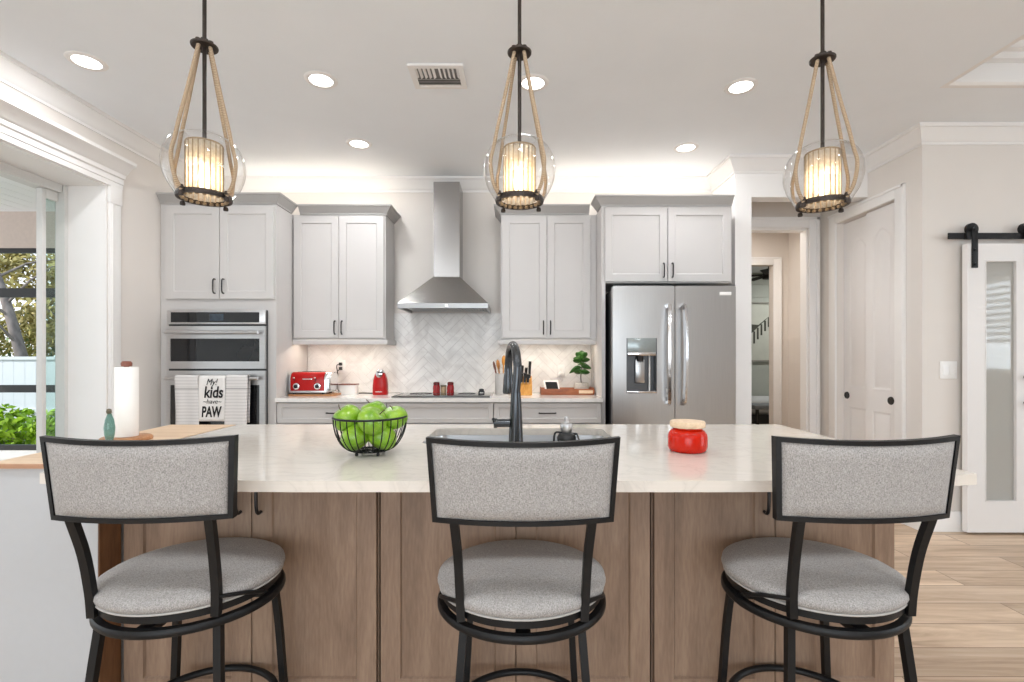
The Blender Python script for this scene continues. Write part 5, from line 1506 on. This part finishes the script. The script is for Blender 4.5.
APPLES = [(-0.074, -0.016, 0.124, 14, -34, 'green apple at top left of the wire basket with its stem showing', 1.1),
          (0.022, -0.052, 0.118, 48, 8, 'green apple at top front of the wire basket, dimple facing the stools', 1.12),
          (-0.004, 0.046, 0.134, -10, 20, 'green apple at top back of the wire basket, behind the front one', 1.08),
          (0.078, 0.008, 0.122, -8, 20, 'green apple at top right of the wire basket', 1.02),
          (-0.042, -0.03, 0.062, 25, -35, 'green apple low in the front left of the wire basket', 1.08),
          (0.046, -0.018, 0.06, -20, 30, 'green apple low in the front right of the wire basket', 1.08),
          (0.0, 0.05, 0.062, 8, 14, 'green apple low at the back of the wire basket', 0.98)]
for i, (dx, dy, dz, rx, ry, lb, sc_) in enumerate(APPLES):
    a = ap if i == 0 else dup(ap, (0, 0, 0))
    a.location = (bx + dx, by + dy, IT + dz); a.rotation_euler = (R(rx), R(ry), i * 1.3); a.scale = (sc_, sc_, sc_); a['label'] = lb
# red jar
x, y = PX(687.5, 1.7), 1.7
t = thing('red_jar', 'red glazed jar with a pale wooden lid on the island slab', 'jar', (x, y, IT))
b = BM(); lathe(b, [(0, 0), (0.054, 0), (0.06, 0.003), (0.0645, 0.01), (0.066, 0.02), (0.066, 0.05), (0.0635, 0.062), (0.055, 0.073), (0.046, 0.078), (0.046, 0.083), (0, 0.083)], x, y, IT, 48); obj('jar_body', b, M['red_glaze'], t, 40)
b = BM(); lathe(b, [(0, 0.0832), (0.056, 0.0832), (0.0585, 0.086), (0.059, 0.1), (0.056, 0.104), (0, 0.105)], x, y, IT, 40); obj('lid', b, M['pale_wood'], t, 40)
# sink caddy with brush
x, y = PX(565.5, 1.93), 1.93
t = thing('sink_caddy', 'small black wire caddy holding a silver knob brush at the sink edge', 'caddy', (x, y, 0.914))
b = BM()
tube(b, smooth_path([(x - 0.05, SY0 + 0.06, 0.89), (x - 0.045, SY0 + 0.06, 0.945), (x - 0.02, SY0 + 0.06, 0.95)], 4), 0.004, 8)
tube(b, [(x - 0.022, SY0 + 0.06, 0.95), (x + 0.04, SY0 + 0.06, 0.943)], 0.004, 8)
for dx in (-0.028, 0.0, 0.03):
    tube(b, [(x + dx, SY0 + 0.025, 0.92), (x + dx, SY0 + 0.09, 0.92)], 0.003, 6)
tube(b, [(x - 0.05, SY0 + 0.06, 0.892), (x - 0.05, SY0 - 0.005, 0.9165), (x - 0.05, SY0 - 0.03, 0.9175)], 0.004, 8)
tube(b, [(x + 0.04, SY0 + 0.06, 0.943), (x + 0.045, SY0 - 0.005, 0.9175), (x + 0.045, SY0 - 0.03, 0.9175)], 0.004, 8)
lathe(b, [(0.036, 0), (0.038, 0.012), (0.03, 0.026), (0.02, 0.03)], x, SY0 + 0.06, 0.918, 20)
obj('rack', b, M['black'], t, 60)
b = BM(); lathe(b, [(0, 0), (0.017, 0), (0.023, 0.012), (0.025, 0.028), (0.022, 0.035), (0.01, 0.038), (0.007, 0.046), (0.011, 0.053), (0.009, 0.061), (0, 0.064)], x, SY0 + 0.06, 0.9485, 24); obj('brush', b, M['steel'], t, 50)
# paper towel holder and glass figurine
x, y = PX(126.5, 1.93), 1.93
WT = 0.9133
t = thing('paper_towel_holder', 'white paper towel roll on a wooden stand at the left end of the island', 'paper towel holder', (x, y, WT))
b = BM(); lathe(b, [(0, 0), (0.084, 0), (0.086, 0.004), (0.084, 0.012), (0.08, 0.015), (0, 0.015)], x, y, WT, 40); obj('base', b, M['board_wood'], t, 40)
b = BM(); lathe(b, [(0.014, 0.0), (0.0385, 0.0), (0.039, 0.004), (0.039, 0.268), (0.038, 0.272), (0.014, 0.272), (0.014, 0.0)], x, y, WT + 0.0155, 40); obj('paper_roll', b, M['paper'], t, 40)
b = BM(); cyl(b, x, y, WT + 0.019, WT + 0.295, 0.009, seg=14); lathe(b, [(0, 0), (0.018, 0.0), (0.019, 0.012), (0.014, 0.02), (0, 0.021)], x, y, WT + 0.29, 18); obj('finial', b, M['red_wood'], t, 40)
x, y = PX(109.5, 1.81), 1.81
t = thing('glass_bird_figurine', 'small teal glass figurine beside the paper towel roll', 'figurine', (x, y, WT))
b = BM(); lathe(b, [(0, 0), (0.013, 0), (0.014, 0.01), (0.011, 0.018), (0.016, 0.042), (0.0175, 0.066), (0.0135, 0.095), (0.0075, 0.112), (0.006, 0.118), (0, 0.119)], x, y, WT, 20); obj('body', b, M['teal'], t, 60)
b = BM(); lathe(b, [(0, -0.011), (0.007, -0.008), (0.009, 0.0), (0.007, 0.008), (0, 0.01)], x - 0.002, y, WT + 0.126, 14); tube(b, [(x - 0.008, y, WT + 0.127), (x + 0.012, y - 0.003, WT + 0.121)], 0.003, 6, scales=[1, 0.3]); obj('head', b, plain('figurine_head', (92, 84, 66), 0.3, noise=0.1), t, 60)

# ================================================================== BEYOND THE HALL: BEDROOM
t = thing('framed_print', 'framed picture of slanting dark posts on the bedroom wall', 'picture', (4.5, 9.47, 1.65))
b = BM(); plate(b, [(4.0, 1.15), (5.02, 1.15), (5.02, 2.3), (4.0, 2.3)], [[(4.03, 1.18), (4.99, 1.18), (4.99, 2.27), (4.03, 2.27)]], 9.44, 9.478, 'xz'); obj('frame', b, plain('picture_frame', (150, 146, 138), 0.6, noise=0.05), t)
b = BM(); box(b, 4.03, 4.99, 9.462, 9.475, 1.18, 2.27); cv = obj('print', b, plain('print_paper', (196, 196, 186), 0.8, noise=0.05, nscale=4), t)
b = BM()
for i in range(7):
    xx = 4.46 + i * 0.07; zt = 1.34 + i * 0.08
    box(b, xx, xx + 0.035, 9.458, 9.461, zt, zt + 0.26 - i * 0.012)
hexa(b, [(4.44, 9.4585, 1.58), (4.95, 9.4585, 2.06), (4.95, 9.461, 2.06), (4.44, 9.461, 1.58)], [(4.44, 9.4585, 1.88), (4.7, 9.4585, 1.86), (4.7, 9.461, 1.86), (4.44, 9.461, 1.88)])
obj('print_posts', b, plain('print_ink', (74, 74, 66), 0.8, noise=0.2, nscale=20), cv)
t = thing('bed', 'bed with pale linen seen through the far doorway', 'bed', (4.4, 8.9, 0))
b = BM(); box(b, 3.4, 5.4, 8.4, 9.4, 0.25, 0.5, 0.06, 3); obj('mattress', b, M['bed_linen'], t)
b = BM(); box(b, 3.4, 5.4, 8.38, 9.42, 0.1, 0.25); obj('frame', b, M['dark_steel'], t)
t = thing('bench', 'grey padded bench at the foot of the bed in the far room', 'bench', (4.2, 8.0, 0))
b = BM(); box(b, 3.82, 4.7, 7.8, 8.2, 0.4, 0.47, 0.02); obj('cushion', b, plain('bench_pad', (120, 122, 124), 0.8, noise=0.05), t)
for lx in (3.86, 4.62):
    for ly in (7.83, 8.13):
        b = BM(); box(b, lx, lx + 0.04, ly, ly + 0.04, 0, 0.4); obj('leg', b, M['dark_finish'], t)
t = thing('ceiling_fan', 'dark ceiling fan glimpsed through the far doorway', 'ceiling fan', (4.25, 8.2, 2.6))
b = BM(); cyl(b, 4.25, 8.2, 2.55, 2.68, 0.1, 0.09, 24); tube(b, [(4.25, 8.2, 2.67), (4.25, 8.2, CEIL)], 0.015, 10, up=(0, 1, 0)); obj('motor', b, M['dark_finish'], t, 40)
for k in range(5):
    a = 2 * PI * k / 5 + 0.35
    b = BM(); c, s = math.cos(a), math.sin(a)
    hexa(b, [(4.25 + c * r - s * w, 8.2 + s * r + c * w, 2.61 + w * 0.15) for r, w in ((0.1, -0.04), (0.6, -0.06), (0.6, 0.06), (0.1, 0.04))], [(4.25 + c * r - s * w, 8.2 + s * r + c * w, 2.618 + w * 0.15) for r, w in ((0.1, -0.04), (0.6, -0.06), (0.6, 0.06), (0.1, 0.04))]); obj('blade', b, M['dark_finish'], t)

# ================================================================== OUTSIDE: LANAI AND GARDEN
b = BM(); box(b, -9.5, XL - 0.3, -2.1, -2.0, -0.02, 3.2); struct('patio_sky_blocker', b, M['lanai_ceil'])  # unseen wall added to keep sky light off the door reveal
b = BM(); box(b, -9.5, XL - 0.3, -2, 6.7, -0.12, -0.02); struct('floor_patio', b, M['lanai_floor'])
b = BM()
for i in range(30):
    box(b, -9.5 + i * 0.21, -9.5 + i * 0.21 + 0.203, -2, 6.6, 3.2, 3.22)
box(b, -9.5, XL - 0.3, -2, 6.6, 3.22, 3.3); struct('ceiling_patio', b, M['lanai_ceil'])
b = BM(); box(b, -9.5, XL - 0.3, 6.6, 6.8, 2.71, 3.3); struct('wall_patio_beam', b, M['stucco'])
b = BM()
for z0, z1 in ((2.65, 2.71), (2.05, 2.17), (0.76, 0.86), (-0.02, 0.05)):
    box(b, -9.5, XL - 0.35, 6.62, 6.68, z0, z1)
for xx in (-9.5, -7.6, -5.7, -3.8):
    box(b, xx, xx + 0.045, 6.625, 6.675, 0.05, 2.71)
struct('window_patio_screen', b, M['ext_black'])
b = BM(); box(b, -40, 12, 6.8, 45, -0.4, -0.3); struct('ground', b, M['lawn'])
t = thing('vinyl_fence', 'tall white vinyl fence across the garden outside', 'fence', (-12, 11, -0.3))
b = BM()
for i in range(80):
    xx = -22 + i * 0.25; box(b, xx, xx + 0.245, 11.0, 11.03, -0.25, 1.18)
obj('panel', b, M['fence'], t)
b = BM(); box(b, -22, -2, 10.97, 11.06, 1.18, 1.25); box(b, -22, -2, 10.97, 11.06, 0.0, 0.08); obj('rails', b, M['fence'], t)


def leaf_cloud(b, c, rx, ry, rz, n, size, rnd, shell=0.55):
    for _ in range(n):
        while True:
            p = Vector((rnd.uniform(-1, 1), rnd.uniform(-1, 1), rnd.uniform(-1, 1)))
            if shell < p.length < 1:
                break
        q = Vector((c[0] + p.x * rx, c[1] + p.y * ry, c[2] + p.z * rz))
        d = (p + Vector((rnd.uniform(-1, 1), rnd.uniform(-1, 1), rnd.uniform(-0.6, 0.9)))).normalized()
        s = d.orthogonal().normalized(); s.rotate(Matrix.Rotation(rnd.uniform(0, 2 * PI), 3, d)); u = d.cross(s)
        L = size * rnd.uniform(0.6, 1.3); w = L * 0.45
        vs = [b.verts.new(q - s * L), b.verts.new(q + u * w), b.verts.new(q + s * L), b.verts.new(q - u * w)]
        b.faces.new(vs)
rnd = random.Random(11)
SHR = [(-8.75, 7.45, 'bright green shrub at the left end of the row outside the patio screen'), (-7.75, 7.45, 'bright green shrub outside the patio screen, at the left of the visible gap'),
       (-6.76, 7.45, 'bright green shrub outside the patio screen, mostly beside the door stile'), (-5.76, 7.45, 'bright green shrub outside the patio screen, hidden by the stacked glass')]
for xx, yy, lb in SHR:
    t = thing('garden_shrub', lb, 'shrub', (xx, yy, -0.3), 'shrubs outside the patio screen')
    b = BM(); leaf_cloud(b, (xx, yy, 0.06), 0.49, 0.42, 0.46, 1300, 0.06, rnd, 0.35); obj('foliage', b, M['shrub_leaf'], t, 80, recalc=False)
    b = BM()
    for k in range(5):
        tube(b, [(xx, yy, -0.3), (xx + rnd.uniform(-0.3, 0.3), yy + rnd.uniform(-0.2, 0.2), 0.15)], 0.012, 6)
    obj('branches', b, M['bark'], t, 60)
def tree(label, x, y, h, r, lean, warm, n=1500, crown=None, size=0.2):
    t = thing('garden_tree', label, 'tree', (x, y, -0.3), 'trees beyond the fence')
    b = BM(); top = Vector((x + lean, y, h))
    path = smooth_path([(x, y, -0.3), (x + lean * 0.25, y, h * 0.3), (x + lean * 0.6, y + 0.1, h * 0.65), top], 5)
    tube(b, path, r, 12, up=(0, 1, 0), scales=[1.25 - 0.8 * i / (len(path) - 1) for i in range(len(path))])
    for k in range(6):
        p = path[int(len(path) * (0.35 + 0.1 * k))] if int(len(path) * (0.35 + 0.1 * k)) < len(path) else top
        a = rnd.uniform(0, 2 * PI); q = p + Vector((math.cos(a) * 1.3, math.sin(a) * 1.0, rnd.uniform(0.5, 1.2)))
        tube(b, [p, (p + q) / 2 + Vector((0, 0, 0.12)), q], r * 0.3, 7, scales=[1, 0.7, 0.3])
    obj('trunk', b, M['bark'], t, 60)
    b = BM()
    for cx, cy, cz, rr in (crown or [(top.x, y, h, 1.9), (top.x - 1.2, y + 0.4, h - 1.0, 1.4), (top.x + 1.2, y + 0.3, h - 0.8, 1.5), (top.x + 0.3, y + 1.0, h - 2.0, 1.6)]):
        leaf_cloud(b, (cx, cy, cz), rr, rr * 0.8, rr * 0.85, n // 4, size, rnd, 0.3)
    obj('crown', b, M['tree_leaf_warm'] if warm else M['tree_leaf'], t, 80, recalc=False)
tree('leaning pale-barked tree beyond the fence, trunk crossing the sliding door view', -12.7, 13.0, 5.2, 0.13, -1.9, True, 800, [(-14.6, 13.6, 5.4, 1.2), (-13.2, 14.0, 5.0, 0.9), (-15.6, 14, 4.6, 1.0)], 0.1)
tree('dark leafy tree far left beyond the fence', -22.5, 15.5, 4.6, 0.2, 0.3, False, 1500, None, 0.14)
tree('tan and green leafed tree just beyond the fence behind the leaning trunk', -15.6, 17.5, 4.2, 0.16, 0.2, True, 3900, [(-16.6, 17.4, 2.7, 1.3), (-15.0, 17.6, 2.2, 1.3), (-16.0, 18, 4.3, 1.3), (-17.8, 17.6, 2.0, 1.3), (-17.7, 17.7, 4.3, 1.2), (-18.6, 17.7, 5.0, 1.0)], 0.11)
tree('dark green tree farther back beyond the fence, between the leaning trunk and the glass', -15.8, 21.5, 5.2, 0.2, -0.3, False, 3000, [(-17.6, 21.5, 3.0, 1.7), (-19.8, 21.6, 3.0, 1.6), (-16.2, 21.5, 5.2, 1.5), (-18.9, 21.6, 5.0, 1.2), (-20.8, 21.5, 1.9, 1.6)], 0.14)
tree('dark tree seen through the narrow stacked glass', -9.6, 14.5, 5.0, 0.2, 0.4, False, 3000, [(-12.0, 14.4, 2.2, 0.9), (-10.2, 14.4, 3.2, 1.3), (-12.2, 15.0, 3.7, 0.8), (-11.2, 14.8, 5.2, 1.2), (-11.0, 14.6, 1.6, 1.0)], 0.14)
